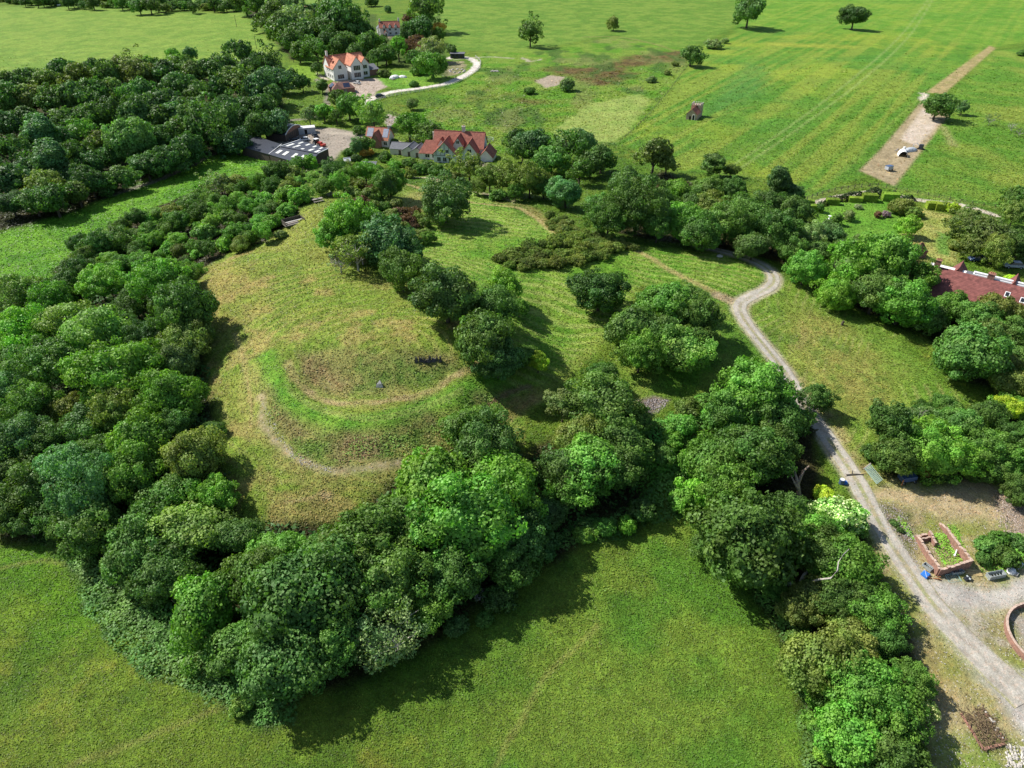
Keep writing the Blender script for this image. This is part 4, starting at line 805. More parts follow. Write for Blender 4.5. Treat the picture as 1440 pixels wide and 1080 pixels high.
def win(par, x, y, z, w, h, face, nm='window', bars=1, mat=None):
    """window proud of a wall; face: 'f' -y, 'b' +y, 'l' -x, 'r' +x"""
    s = -1 if face in 'fl' else 1; m = MB(); g = MB(); t = .09
    def bx(M_, a0, a1, z0, z1, d0, d1):
        d0, d1 = sorted((s*d0, s*d1))
        if face in 'fb': M_.box(x+a0, x+a1, y+d0, y+d1, z+z0, z+z1)
        else: M_.box(x+d0, x+d1, y+a0, y+a1, z+z0, z+z1)
    bx(m, -w/2-t, w/2+t, -h/2-t, -h/2, -.02, .1); bx(m, -w/2-t, w/2+t, h/2, h/2+t, -.02, .1)
    bx(m, -w/2-t, -w/2, -h/2, h/2, -.02, .1); bx(m, w/2, w/2+t, -h/2, h/2, -.02, .1)
    for i in range(1, bars+1): c = -w/2+w*i/(bars+1); bx(m, c-.04, c+.04, -h/2, h/2, -.02, .09)
    bx(g, -w/2, w/2, -h/2, h/2, -.02, .04)
    o = m.build(nm, mat or FRAME, par); g.build('pane', GLASS, o); return o
def gable_block(par, cx, cy, L, W, eave, ridge, rz=0, wall=WHITE, roof=ROOF_O, over=.4, z0=-.8, hip=0, names=('wall','roof'), thick=.18):
    """ridge runs along local x; returns (wall, roof) with positions in the parent's frame"""
    e = bpy.data.objects.new(names[0], None)
    m = MB(); l, w = L/2, W/2; h = hip
    vs = [(-l,-w,z0),(l,-w,z0),(l,w,z0),(-l,w,z0),(-l,-w,eave),(l,-w,eave),(l,w,eave),(-l,w,eave),(-l+h,0,ridge-.05),(l-h,0,ridge-.05)]
    m.add(vs, [(0,1,5,4),(2,3,7,6),(3,0,4,8,7) if not h else (3,0,4,7),(1,2,6,9,5) if not h else (1,2,6,5),(3,2,1,0),(4,5,9,8),(6,7,8,9)]+([(7,4,8),(5,6,9)] if h else []))
    r = MB(); k = (ridge-eave)/w; el = eave-over*k+.12; rt = ridge+.12; lo = l+over*.7; wo = w+over
    if h:
        A_ = [(-lo,-wo,el),(lo,-wo,el),(lo,wo,el),(-lo,wo,el)]; B_ = [(-l+h,0,rt),(l-h,0,rt)]
        r.slab([A_[0],A_[1],B_[1],B_[0]], thick); r.slab([A_[2],A_[3],B_[0],B_[1]], thick); r.slab([A_[1],A_[2],B_[1]], thick); r.slab([A_[3],A_[0],B_[0]], thick)
    else:
        r.slab([(-lo,-wo,el),(lo,-wo,el),(lo,0,rt),(-lo,0,rt)], thick); r.slab([(lo,wo,el),(-lo,wo,el),(-lo,0,rt),(lo,0,rt)], thick)
        r.tube([(-lo,0,rt+.02),(lo,0,rt+.02)], .12, 6)
    bpy.data.objects.remove(e)
    a = m.build(names[0], wall, par); b = r.build(names[1], roof, par)
    for o in (a, b): o.location = (cx, cy, 0); o.rotation_euler = (0,0,rz)
    return a, b
def chimney(par, x, y, z0, z1, w=.8, mat=BRICK, pots=2):
    m = MB(); m.box(x-w/2, x+w/2, y-w*.35, y+w*.35, z0, z1).box(x-w/2-.08, x+w/2+.08, y-w*.35-.08, y+w*.35+.08, z1+.002, z1+.15)
    o = m.build('chimney', mat, par)
    for i in range(pots): MB().tube([(x+(i-(pots-1)/2)*.35, y, z1+.13), (x+(i-(pots-1)/2)*.35, y, z1+.55)], [.13,.1], 8).build('chimney_pot', ROOF_O, o)
    return o
def at(u, v): p = G(u, v); return (p.x, p.y, ground(p.x, p.y))
# ---- large white villa
e = empty('villa', at(490,108), math.radians(32), 'large white house with orange tiled gables and tall dark windows', 'house')
a, b = gable_block(e, 0, 4, 20, 9, 5.6, 9.3)
a2, b2 = gable_block(e, -6.2, -.5, 11, 7.6, 5.2, 9.0, PI/2, names=('gable_wing','gable_roof'))
a3, b3 = gable_block(e, 2.2, -2.2, 12, 6.4, 6.2, 9.6, PI/2, names=('gable_wing','gable_roof'))
a4, b4 = gable_block(e, 8.2, 0, 9, 4.6, 5.8, 8.3, PI/2, names=('gable_wing','gable_roof'))
for z in (1.9, 4.9): win(e, 2.2, -8.2, z, 3.6, 2.0, 'f', bars=3)
for z in (1.6, 4.4): win(e, 8.2, -4.5, z, 2.2, 1.5, 'f', bars=1)
win(e, -6.2, -6.0, 1.6, 3.4, 1.8, 'f', bars=2); win(e, -6.2, -6.0, 5.6, 1.6, 1.5, 'f')
for y in (-4,-1,2): win(e, -10.0, y, 1.6, 1.3, 1.3, 'l'); win(e, -10.0, y, 4.1, 1.3, 1.1, 'l')
win(e, -1.8, -.5, 2, 1.2, 1.8, 'f'); chimney(e, -9.0, 4, 7, 11.2, 1.0, WHITE); e.scale = (1.02,1.02,1.16)
m = MB().poly([(10.6,-3.2),(16,-3.2),(16,3),(10.6,3)], -.5, 2.5); m.build('side_lodge', BRICK, e); MB().slab([(10.52,-3.6,2.52),(16.5,-3.6,2.52),(16.5,3.4,4.0),(10.52,3.4,4.0)], .16).build('lodge_roof', SLATE, e)
for y in (-2.5, .8): MB().poly([(-8.6,y),(-6.8,y),(-6.8,y+1.5),(-8.6,y+1.5)], 6.6, 7.9).build('dormer', ROOF_R, e)
# ---- villa garage
e = empty('garage', at(484,131), math.radians(24), 'brown tiled garage with solar panels in front of the villa', 'garage')
gable_block(e, 0, 2.6, 11, 6.5, 2.5, 4.7, 0, BRICK, ROOF_B, hip=2.4); gable_block(e, -3.2, 3.5, 10.5, 5.5, 2.5, 4.5, PI/2, BRICK, ROOF_B, hip=2.2, names=('side_wing','side_roof'))
k = (4.7-2.5)/3.25
MB().slab([(.2,-.4,2.84),(3.4,-.4,2.84),(3.4,1.9,2.84+2.3*k),(.2,1.9,2.84+2.3*k)], .06).build('solar_panel', SOLAR, e)
MB().slab([(-6.0,6.2,2.85),(-6.0,1.6,2.85),(-4.1,1.6,2.85+1.9*.73),(-4.1,6.2,2.85+1.9*.73)], .06).build('solar_panel', SOLAR, e)
MB().box(-1, 1.5, -.80, -.66, -.3, 2.1).build('garage_door', WOOD, e)
# ---- far white farmhouse
e = empty('farmhouse', at(549,50), math.radians(12), 'white farmhouse with maroon roof and three small dormers behind the trees', 'house')
gable_block(e, 0, 3, 14, 7, 5.2, 8.6, 0, WHITE, ROOF_R)
for x in (-4, 0, 4):
    gable_block(e, x, .3, 2.4, 1.6, 6.5, 7.4, PI/2, WHITE, ROOF_R, .2, z0=5.0, names=('dormer','dormer_roof')); win(e, x, -.5, 3.9, 1.3, 1.1, 'f'); win(e, x+.2, -.5, 1.5, 1.3, 1.3, 'f')
gable_block(e, -3, -1.6, 3, 2.4, 2.3, 3.6, PI/2, WHITE, ROOF_R, .25, names=('porch','porch_roof')); MB().box(-3.5,-2.5,-3.2,-3.08,-.2,1.9).build('door', DWOOD, e)
chimney(e, 6.6, 3, 7, 10.3, 1.1, WHITE); chimney(e, -6.4, 3, 7, 10, 1, WHITE); gable_block(e, -6, 8, 7, 5, 4, 6.5, PI/2, WHITE, SLATE, names=('rear_wing','rear_roof'))
e = empty('outbuilding', at(590,74), math.radians(70), 'small outbuilding with a pink tiled roof half hidden by the big trees', 'shed'); gable_block(e, 0, 0, 7, 6, 2.6, 5, 0, WHITE, ROOF_R)
# ---- black shed at the drive end
e = empty('garden_studio', at(643,82), math.radians(-3), 'black flat roofed shed at the end of the white drive', 'shed')
MB().box(-4.2,4.2,0,3.6,-.4,2.6).build('wall', BLACKM, e); MB().slab([(-4.5,-.4,2.62),(4.5,-.4,2.62),(4.5,3.9,2.9),(-4.5,3.9,2.9)], .15).build('roof', SLATE, e)
for x in (-2.4,0,2.4): MB().box(x-.7,x+.7,-.06,-.01,.1,2.1).build('door', GLASS, e)
# ---- farm sheds, laid out from their roof corners
def shed(name, label, q, he, base=0, wallm=CLAD, roofm=BLACKM, lights=(), dz=(0,0,0,0), trim=True):
    """q: four roof corners in pixels (front-left, front-right, back-right, back-left), he: eave height above ground"""
    g0 = at(*q[0])[2]; W = [plane_pt(u, v, g0+he+z) for (u, v), z in zip(q, dz)]; cx = sum(p[0] for p in W)/4; cy = sum(p[1] for p in W)/4
    e = empty(name, (cx, cy, g0), 0, label, 'barn'); L = [(x-cx, y-cy) for x, y in W]; sh = [(x*.975, y*.975) for x, y in L]
    MB().poly(sh, -1.5, [he+z-.16 for z in dz]).build('wall', wallm, e)
    rf = MB().slab([(x,y,he+z) for (x,y),z in zip(L,dz)], .14).build('roof', roofm, e)
    P4 = [Vector((x,y,he+z)) for (x,y),z in zip(L,dz)]
    def bil(s, t): return (P4[0]*(1-s)+P4[1]*s)*(1-t)+(P4[3]*(1-s)+P4[2]*s)*t
    for s0, s1, t0, t1 in lights:
        up = Vector((0,0,.05)); MB().slab([bil(s0,t0)+up, bil(s1,t0)+up, bil(s1,t1)+up, bil(s0,t1)+up], .04).build('roof_light', SKYL, rf)
    if trim:
        for s in (0, 1): MB().tube([bil(s,0)+Vector((0,0,.08)), bil(s,1)+Vector((0,0,.08))], .16, 5).build('roof_verge', FRAME, e)
    return e, bil
shed('barn','plain black roofed barn at the left end of the farmyard', [(339,206),(378,217),(396,203),(356,190)], 3.6)
lt = [(.08,.16,.3,.72),(.26,.34,.3,.72),(.50,.58,.3,.72),(.70,.78,.3,.72)]
e, bl = shed('barn','front bay of the big barn with four white roof lights', [(378,217),(431,233),(447,217),(394,207)], 3.4, lights=lt, trim=False, dz=(0,0,1.1,1.1))
for s in (.33,.66): p = bl(s,0); MB().box(p.x-.15,p.x+.15,p.y-.02,p.y+.3,-.5,3.2).build('post', DWOOD, e)
shed('barn','rear bay of the big barn with two rows of pale roof lights', [(394,206),(447,216),(462,209),(421,197)], 4.7, lights=[(.06,.13,.15,.55),(.25,.32,.15,.55),(.48,.55,.15,.55),(.68,.75,.15,.55),(.86,.93,.1,.5),(.15,.21,.66,.92),(.38,.44,.66,.92),(.6,.66,.66,.92),(.8,.86,.66,.92)], dz=(0,0,.6,.6))
# curved roof barn
g0 = at(400,195)[2]; q = [plane_pt(372,188,g0+3), plane_pt(401,190,g0+3), plane_pt(423,177,g0+3), plane_pt(390,170,g0+3)]; cx = sum(p[0] for p in q)/4; cy = sum(p[1] for p in q)/4
e = empty('barn', (cx,cy,g0), 0, 'older barn with an arched dark roof and brick end behind the big barn', 'barn'); L = [(x-cx,y-cy) for x,y in q]
MB().poly([(x*.97,y*.97) for x,y in L], -1, 2.9).build('wall', CLAD, e)
m = MB(); nseg = 9
def arc(s, t): x = (L[0][0]*(1-s)+L[1][0]*s)*(1-t)+(L[3][0]*(1-s)+L[2][0]*s)*t; y = (L[0][1]*(1-s)+L[1][1]*s)*(1-t)+(L[3][1]*(1-s)+L[2][1]*s)*t; return (x, y, 3+1.8*math.sin(PI*t)**.8)
for i in range(nseg): m.slab([arc(0,i/nseg), arc(1,i/nseg), arc(1,(i+1)/nseg), arc(0,(i+1)/nseg)], .12)
rf = m.build('roof', BLACKM, e)
for s in (.12,.34,.56,.78):
    m = MB()
    for i in range(2,7): m.slab([tuple(Vector(arc(s,i/nseg))+Vector((0,0,.05))), tuple(Vector(arc(s+.06,i/nseg))+Vector((0,0,.05))), tuple(Vector(arc(s+.06,(i+1)/nseg))+Vector((0,0,.05))), tuple(Vector(arc(s,(i+1)/nseg))+Vector((0,0,.05)))], .03)
    m.build('roof_light', SKYL, rf)
m = MB(); pts = [arc(1,i/nseg) for i in range(nseg+1)]; m.tube([(x+.1,y,z+.05) for x,y,z in pts], .2, 5); m.build('roof_verge', FRAME, e)
m = MB()
for i in range(nseg): a_, b_ = arc(.985,i/nseg), arc(.985,(i+1)/nseg); m.slab([(a_[0],a_[1],2.8),(b_[0],b_[1],2.8),(b_[0],b_[1],b_[2]-.15),(a_[0],a_[1],a_[2]-.15)], .1)
m.build('brick_gable', BRICK, e)
e = empty('container_cabin', at(432,187), math.radians(18), 'white roofed cabin beside the arched barn', 'cabin')
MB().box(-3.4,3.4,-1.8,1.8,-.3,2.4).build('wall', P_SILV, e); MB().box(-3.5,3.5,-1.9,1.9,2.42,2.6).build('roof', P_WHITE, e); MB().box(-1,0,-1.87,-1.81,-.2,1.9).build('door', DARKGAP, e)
# ---- cottage with solar roof
e = empty('cottage', at(531,206), math.radians(-14), 'small cottage with pale solar panels on its orange roof', 'house')
gable_block(e, 0, 3, 9.5, 6.5, 3, 6.6, 0, WHITE, ROOF_O); gable_block(e, 0.2, .2, 5, 3.6, 3, 5.9, PI/2, BRICK, ROOF_R, .3, names=('porch_gable','porch_roof'))
k = 3.6/3.25
for x0, x1 in ((-4.4,-1.9),(2.3,4.5)): MB().slab([(x0,.2,3.75),(x1,.2,3.75),(x1,2.6,3.75+2.4*k),(x0,2.6,3.75+2.4*k)], .06).build('solar_panel', SOLARL, e)
chimney(e, 4.2, 3, 5.8, 7.6, .8, OFFW, 1); win(e, -3.4, -.25, 1.5, 1.4, 1.2, 'f'); win(e, 3.6, -.25, 1.5, 1.4, 1.2, 'f')
for i, (u, v, L_, W_, lb) in enumerate([(564,217,8,6,'leftmost of three low slate roofed outbuildings between the cottages'),(577,219,6.5,5.5,'middle of three low slate roofed outbuildings between the cottages'),(588,221,6,5,'rightmost of three low slate roofed outbuildings between the cottages')]):
    e = empty('outbuilding', at(u, v), math.radians(-12), lb, 'shed'); gable_block(e, 0, 2, L_, W_, 2.3, 3.9, PI/2 if i else 0, OFFW, SLATE, .25)
    MB().box(-.5,.5,2-(L_ if i else W_)/2-.05,2-(L_ if i else W_)/2-.01,-.2,1.9).build('door', DWOOD, e)
e = empty('garden_shed', at(520,238), math.radians(-3), 'flat grey roofed garden shed among the conifers', 'shed')
MB().box(-2.3,2.3,-1.4,1.4,-.5,2).build('wall', WOOD, e); MB().slab([(-2.6,-1.7,2.02),(2.6,-1.7,2.02),(2.6,1.7,2.35),(-2.6,1.7,2.35)], .1).build('roof', SLATE, e); MB().box(-.5,.5,-1.46,-1.41,-.2,1.8).build('door', DWOOD, e)
e = empty('greenhouse', at(489,232), .3, 'tiny white garden hut left of the golden conifers', 'shed'); gable_block(e,0,0,2.4,2,1.8,2.6,0,WHITE,WHITE,.1)
# ---- large white house with red roofs
e = empty('manor_house', at(636,226), math.radians(-9), 'white house with steep salmon tiled gables below the curved drive', 'house')
gable_block(e, 2, 6, 19, 8, 4.6, 9.2, 0, WHITE, ROOF_R); gable_block(e, -2, 1.2, 9, 8.4, 3.6, 7.8, PI/2, WHITE, ROOF_R, .6, names=('front_gable','front_roof'))
gable_block(e, 7, 2.4, 8, 5.6, 4.0, 7.4, PI/2, WHITE, ROOF_R, .5, names=('front_gable','front_roof')); gable_block(e, -8.6, 3.4, 8, 6.6, 2.6, 6.2, 0, WHITE, ROOF_R, hip=2.0, names=('side_wing','side_roof'))
gable_block(e, 2.4, 4, 8, 3.4, 6.2, 8.6, PI/2, WHITE, ROOF_R, .3, z0=4.0, names=('dormer','dormer_roof')); gable_block(e, -4.4, 3.4, 3, 2.4, 5.6, 7.4, PI/2, WHITE, ROOF_R, .3, z0=4, names=('dormer','dormer_roof'))
gable_block(e, 13, 3, 8, 5, 2.4, 5, PI/2, WHITE, ROOF_R, .4, names=('side_wing','side_roof'))
for x in (-4.2,-2,.2): win(e, x, -3.3, 1.4, 1.3, 1.5, 'f')
for x in (-3,-1): win(e, x, -3.3, 4.4, 1.1, 1.1, 'f')
win(e, 7, -1.6, 1.4, 2.4, 1.4, 'f'); win(e, 7, -1.6, 4.4, 1.4, 1.2, 'f'); win(e, -9.5, .1, 1.4, 1.6, 1.2, 'f'); win(e, -7, .1, 1.4, 1.2, 1.2, 'f')
win(e, 2.4, 0, 6.9, 1.0, 1.0, 'f'); chimney(e, 3.4, 6.2, 8.6, 11, 1.2, OFFW, 3); chimney(e, -8, 6.2, 5.5, 8.4, 1, OFFW, 2)
m = MB()
for x in (-5.2,-3.6,-2,-.4,1.2): m.box(x-.07,x+.07,-3.37,-3.31,2.9,5.0+(1.9-abs(x+2)*.6))
m.box(-6.1,2.1,-3.38,-3.32,2.75,2.9); m.build('timber_framing', DWOOD, e)
# ---- chapel folly in the crop field
e = empty('chapel', at(975,166), math.radians(-28), 'tiny stone chapel with a battlemented tower alone in the crop field', 'chapel')
BUFF = simple('buff_stone', (.40,.30,.22), .95, var=.25, scale=2)
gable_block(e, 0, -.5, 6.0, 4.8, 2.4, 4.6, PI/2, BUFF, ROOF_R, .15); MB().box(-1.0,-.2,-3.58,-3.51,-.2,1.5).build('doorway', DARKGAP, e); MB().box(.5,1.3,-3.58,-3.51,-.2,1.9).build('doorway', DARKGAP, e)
m = MB()
for i in range(8):
    a0, a1 = PI*i/8, PI*(i+1)/8; m.box(.9+.5*math.cos(a0)-.1,.9+.5*math.cos(a0)+.1,-3.68,-3.52,1.9+.5*math.sin(a0)-.1,1.9+.5*math.sin(a0)+.1)
m.box(.25,.45,-3.68,-3.52,0,1.9).box(1.35,1.55,-3.68,-3.52,0,1.9); m.build('door_arch', WHITE, e)
tw = MB().box(-2.2,2.2,2.3,6.0,-.3,5.0).build('tower', BUFF, e)
m = MB()
for i in range(5):
    for y in (2.3, 5.6): m.box(-2.2+i*1.0, -2.2+i*1.0+.4, y, y+.4, 5.002, 5.7)
    if 0 < i < 4: m.box(-2.2,-1.8,2.3+i*.85,2.7+i*.85,5.002,5.7).box(1.8,2.2,2.3+i*.85,2.7+i*.85,5.002,5.7)
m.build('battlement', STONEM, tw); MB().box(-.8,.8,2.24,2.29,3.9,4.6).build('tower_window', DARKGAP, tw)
# ---- long maroon roofed house at the right edge
g0 = at(1405,430)[2]; rh = 8.0
A0 = Vector((*plane_pt(1305,371,g0+rh),0)); B0 = Vector((*plane_pt(1440,404,g0+rh),0)); dr = (B0-A0).normalized(); Lh = (B0-A0).length+10
e = empty('long_house', (A0.x, A0.y, g0), math.atan2(dr.y, dr.x), 'long white house with a broad maroon tiled roof and white parapet', 'house')
MB().box(.4,Lh,-9.2,2.4,-1.5,3.3).build('wall', WHITE, e); MB().box(.4,Lh-.2,-.3,2.4,3.3,rh-.4).build('upper_wall', WHITE, e)
rf = MB().slab([(0,-10,3.2),(Lh,-10,3.2),(Lh,0,rh),(0,0,rh)], .2).build('roof', ROOF_M, e)
MB().add([(.4,-9.2,3.3),(.4,-.3,3.3),(.4,-.3,rh-.35)], [(0,2,1)]).box(.35,.45,-.5,-.3,3.3,rh-.4).build('gable_end', WHITE, e)
MB().box(8,Lh,.05,2.3,rh-.38,rh-.2).build('flat_roof', SLATE, e)
MB().box(9.4,Lh,.3,.6,rh-.19,rh+.12).box(9.4,Lh,1.5,2.2,rh-.19,rh+.15).box(9.4,9.7,.601,1.499,rh-.19,rh+.13).build('parapet', FRAME, e)
for x, w_ in ((6.4,3.4),(Lh-12,3)):
    gable_block(e, x, 2.6, 5, w_*1.3, rh-2.2, rh+.5, PI/2, BRICK, ROOF_M, .2, z0=0, names=('rear_gable','rear_roof'))
chimney(e, 2.0, -.4, rh-1.5, rh+1.6, 1.2, BRICK, 3); chimney(e, 13.0, .3, rh-1.5, rh+1.1, 1.4, BRICK, 3)
for (u, v) in ((1412,424),(1434,431)):
    q = plane_pt(u, v, g0+4.9); l = Vector((q[0]-A0.x, q[1]-A0.y)); x = l.x*dr.x+l.y*dr.y; y = -l.x*dr.y+l.y*dr.x; zz = rh+y*(rh-3.2)/10
    o = MB().slab([(x-.5,y-.7,zz-.34+.12),(x+.5,y-.7,zz-.34+.12),(x+.5,y+.7,zz+.34+.12),(x-.5,y+.7,zz+.34+.12)], .14).build('roof_window', FRAME, e)
    MB().slab([(x-.36,y-.52,zz-.25+.15),(x+.36,y-.52,zz-.25+.15),(x+.36,y+.52,zz+.25+.15),(x-.36,y+.52,zz+.25+.15)], .05).build('pane', GLASS, o)
e = empty('garden_wall', at(1254,356), math.radians(-12), 'short white wall end showing above the tree line', 'wall'); MB().box(-2.6,2.6,-.5,.5,-.5,2.2).build('wall', WHITE, e); MB().box(-2.7,2.7,-.6,.6,2.202,2.4).build('coping', STONEM, e)
e = empty('garden_hut', at(1290,361), .2, 'small brown hipped roof at the foot of the mown hay', 'shed'); gable_block(e,0,0,3,2.6,2,4,0,BRICK,ROOF_M,.2,hip=1.2)
# ---- vehicles
def wheel(par, x, y, r=.33, w=.22):
    o = MB().tube([(x-w/2 if x < 0 else x-w/2, y, r),(x+w/2, y, r)], r, 14).build('wheel', TYRE, par); MB().tube([(x-w/2-.01,y,r),(x+w/2+.01,y,r)], r*.55, 10).build('rim', STEEL, o); return o
def car(u, v, rz, mat, label, name='car', L_=4.4, tall=1.45, sc_=1.0):
    e = empty(name, at(u, v), rz, label, 'car'); e.scale = (sc_,)*3
    prof = [(-L_/2,.35),(-L_/2,.78),(-L_/2+.25,.88),(L_/2-.95,.95),(L_/2-.1,.72),(L_/2,.35)] # side profile along y
    def loft(pr, w0, w1, zmid):
        n = len(pr); vs = []
        for s in (-1,1):
            for y, z in pr: vs.append((s*(w0 if z < zmid else w1), y, z))
        return vs, [tuple(range(n)), tuple(range(2*n-1,n-1,-1))]+[(i, n+i, n+(i+1)%n, (i+1)%n) for i in range(n)]
    MB().add(*loft(prof, .9, .86, .8)).build('body', mat, e, bevel=.06)
    cab = [(-L_/2+.35,.88),(-L_/2+.7,tall-.06),(-L_/2+1.1,tall),(.35,tall),(1.25,.93)]
    MB().add(*loft(cab, .80, .66, 1.2)).build('cabin_glass', GLASS, e)
    MB().box(-.66,.66,-L_/2+.8,.3,tall+.003,tall+.05).build('roof', mat, e, bevel=.02)
    for x in (-.85,.85):
        for y in (-L_/2+.8, L_/2-.85): wheel(e, x, y)
        MB().box(x*.7-.16,x*.7+.16,L_/2-.08,L_/2+.02,.6,.75).build('headlight', FRAME, e)
    return e
car(535,137,math.radians(-75),P_DARK,'dark blue black car driving on the white curved drive', sc_=1.15); car(502,118,math.radians(60),P_WHITE,'white car parked beside the villa garage')
car(1424,376,math.radians(82),P_SILV,'silver car parked under trees behind the maroon roof', sc_=1.1); car(1373,366,math.radians(95),P_BLUE,'dark car in the shade left of the silver car')
car(443,192,math.radians(30),P_DARK,'black car in the yard beside the white roofed cabin'); car(428,198,math.radians(110),P_WHITE,'white and black car right of the arched barn'); car(415,198,math.radians(100),P_DARK,'black car at the corner of the arched barn')
e = empty('tractor', at(447,204), math.radians(-125), 'red tractor with white cab in the farmyard', 'tractor')
MB().box(-.55,.55,.2,2.4,.7,1.6).build('bonnet', P_RED, e, bevel=.08); MB().box(-.8,.8,-1.4,.2,.9,2.3).build('cab_glass', GLASS, e); MB().box(-.9,.9,-1.5,.3,2.302,2.5).build('cab_roof', P_WHITE, e, bevel=.05)
MB().box(-1.0,1.0,2.5,3.8,.2,1.0).build('loader_bucket', P_RED, e)
for x in (-.95,.95): wheel(e, x, -.8, .85, .45); wheel(e, x, 1.7, .5, .3)
# ---- equipment on the earth strip
def dome(par, name, cx, cy, rx, ry, rz_, mat, n=10, m_=5):
    M_ = MB(); vs = []; fs = []
    for i in range(m_+1):
        for k in range(n): a = 2*PI*k/n; t = PI/2*i/m_; vs.append((cx+rx*math.cos(a)*math.cos(t)*random.uniform(.92,1.08), cy+ry*math.sin(a)*math.cos(t)*random.uniform(.92,1.08), rz_*math.sin(t)))
    for i in range(m_):
        for k in range(n): fs.append((i*n+k, i*n+(k+1)%n, (i+1)*n+(k+1)%n, (i+1)*n+k))
    return M_.add(vs, fs).build(name, mat, par)
e = empty('site_tent', at(1269,219), math.radians(-20), 'white rounded shelter tent on the earth strip', 'tent')
m = MB(); n = 8
for i in range(n):
    a0, a1 = PI*i/n, PI*(i+1)/n; m.slab([(1.6*math.cos(a0),-2,2.1*math.sin(a0)),(1.6*math.cos(a0),2,2.1*math.sin(a0)),(1.6*math.cos(a1),2,2.1*math.sin(a1)),(1.6*math.cos(a1),-2,2.1*math.sin(a1))][::-1], .06)
m.build('canopy', TARP, e); MB().box(-1.5,1.5,1.8,1.86,-.2,1.4).build('rear_panel', DWOOD, e)
e = empty('spoil_heap', at(1280,212), .4, 'blue grey sheet covered heap beside the shelter tent', 'heap'); dome(e,'sheet',0,0,3.2,1.6,1.3,P_SILV); MB().box(-4,-3.2,-.4,.4,0,1.9).build('upright_board', FRAME, e)
e = empty('small_digger', at(1294,210), .8, 'small dark digger parked at the edge of the earth strip', 'digger')
for x in (-.6,.6): MB().box(x-.2,x+.2,-1,1,0,.5).build('track', TYRE, e, bevel=.1)
MB().box(-.6,.6,-.8,.6,.502,1.9).build('cab', P_DARK, e, bevel=.05); MB().tube([(0,.5,1),(0,1.8,2.1),(0,2.9,1.2),(0,2.7,.3)], .13, 6).build('boom', P_SILV, e)
e = empty('work_trailer', at(1249,240), math.radians(25), 'small blue grey trailer on the bare earth strip', 'trailer')
MB().box(-1.2,1.2,-.8,.8,.5,1.7).build('body', P_SILV, e, bevel=.05); MB().box(-1.25,1.25,-.85,.85,1.702,1.8).build('lid', P_BLUE, e); wheel(e,-.9,-.8,.35); wheel(e,.9,-.8,.35); MB().tube([(1.2,0,.5),(2.4,0,.4)], .05, 5).build('drawbar', STEEL, e)
MB().box(-2.2,-1.2,-2.2,-1.0,0,.12).build('pale_mat', YWOOD, e)
e = empty('timber_plank', at(1261,211), .9, 'short pale plank lying on the earth strip', 'plank'); MB().box(-2,2,-.2,.2,0,.2).box(-1.8,-1.6,-.5,.5,.2,.3).build('board', WOOD, e)
# ---- garden tarpaulin heaps and terrace
for u, v, rx, ry, h, lb in [(555,110,3.4,2.2,1.7,'larger white covered heap on the villa lawn'),(566,109,2.6,1.6,1.2,'smaller white covered heap right of the larger one')]:
    e = empty('covered_heap', at(u, v), random.random(), lb, 'heap'); dome(e,'tarpaulin',0,0,rx,ry,h,TARP); MB().box(-rx*1.1,-rx*.6,-ry*1.2,-ry*.8,0,.4).build('timber_stack', WOOD, e)
e = empty('stone_terrace', at(643,100), .2, 'ring of pale garden rocks inside the curved drive', 'rockery')
for k in range(9): a = 2*PI*k/9; dome(e,'rock',4.2*math.cos(a),4.6*math.sin(a),.9,.7,.6,STONEM,6,3)
e = empty('rubble_heap', at(696,100), 0, 'small white rubble heap in the rough pasture', 'heap')
for k in range(10): dome(e,'stone',random.uniform(-2.4,2.4),random.uniform(-1.6,1.6),.7,.5,.5,STONEM,6,3)
e = empty('hay_feeder', at(687,198), 0, 'round metal feeder ring in the green pasture', 'feeder')
MB().tube([(2*math.cos(2*PI*k/14),2*math.sin(2*PI*k/14),1.0) for k in range(15)], .08, 5).tube([(2*math.cos(2*PI*k/14),2*math.sin(2*PI*k/14),.3) for k in range(15)], .08, 5).build('ring', STEEL, e)
for k in range(10): a = 2*PI*k/10; MB().tube([(2*math.cos(a),2*math.sin(a),0),(2*math.cos(a),2*math.sin(a),1.1)], .05, 4).build('bar', STEEL, e)
# ---- cattle in the far pasture
def cow(u, v, rz, label):
    e = at(u, v); m = MB()
    m.tube([(-1.15,0,1.05),(-1.0,0,1.1),(-.3,0,1.0),(.5,0,1.05),(.95,0,1.2),(1.35,0,1.35),(1.6,0,1.25),(1.95,0,1.0)], [.2,.42,.5,.48,.4,.26,.22,.12], 10)
    for x, y in ((-.9,-.25),(-.9,.25),(.65,-.25),(.65,.25)): m.tube([(x,y,1.0),(x+.05,y,.5),(x,y,0)], [.2,.1,.08], 6)
    m.tube([(-1.2,0,1.2),(-1.4,0,.9),(-1.38,0,.45)], [.05,.04,.05], 5)
    o = m.build('cow', P_WHITE, None, smooth=True); o.location = e; o.rotation_euler = (0,0,rz); return tag(o, label, 'cow')
cow(83,9,.1,'white cow grazing further left in the far pasture'); cow(140,9,.3,'white cow grazing further right near the far hedge')
# ---- poles
for u, v, h, lb in [(333,38,8,'wooden pole standing in the far left pasture'),(361,69,8,'wooden pole at the wood edge of the far left pasture'),(413,88,9,'tall grey pole beside the lane bend near the villas')]:
    e = empty('utility_pole', at(u, v), .3, lb, 'pole'); MB().tube([(0,0,-.5),(0,0,h)], [.16,.11], 8).build('post', DWOOD, e); MB().box(-.8,.8,-.06,.06,h-.6,h-.48).build('crossarm', DWOOD, e)
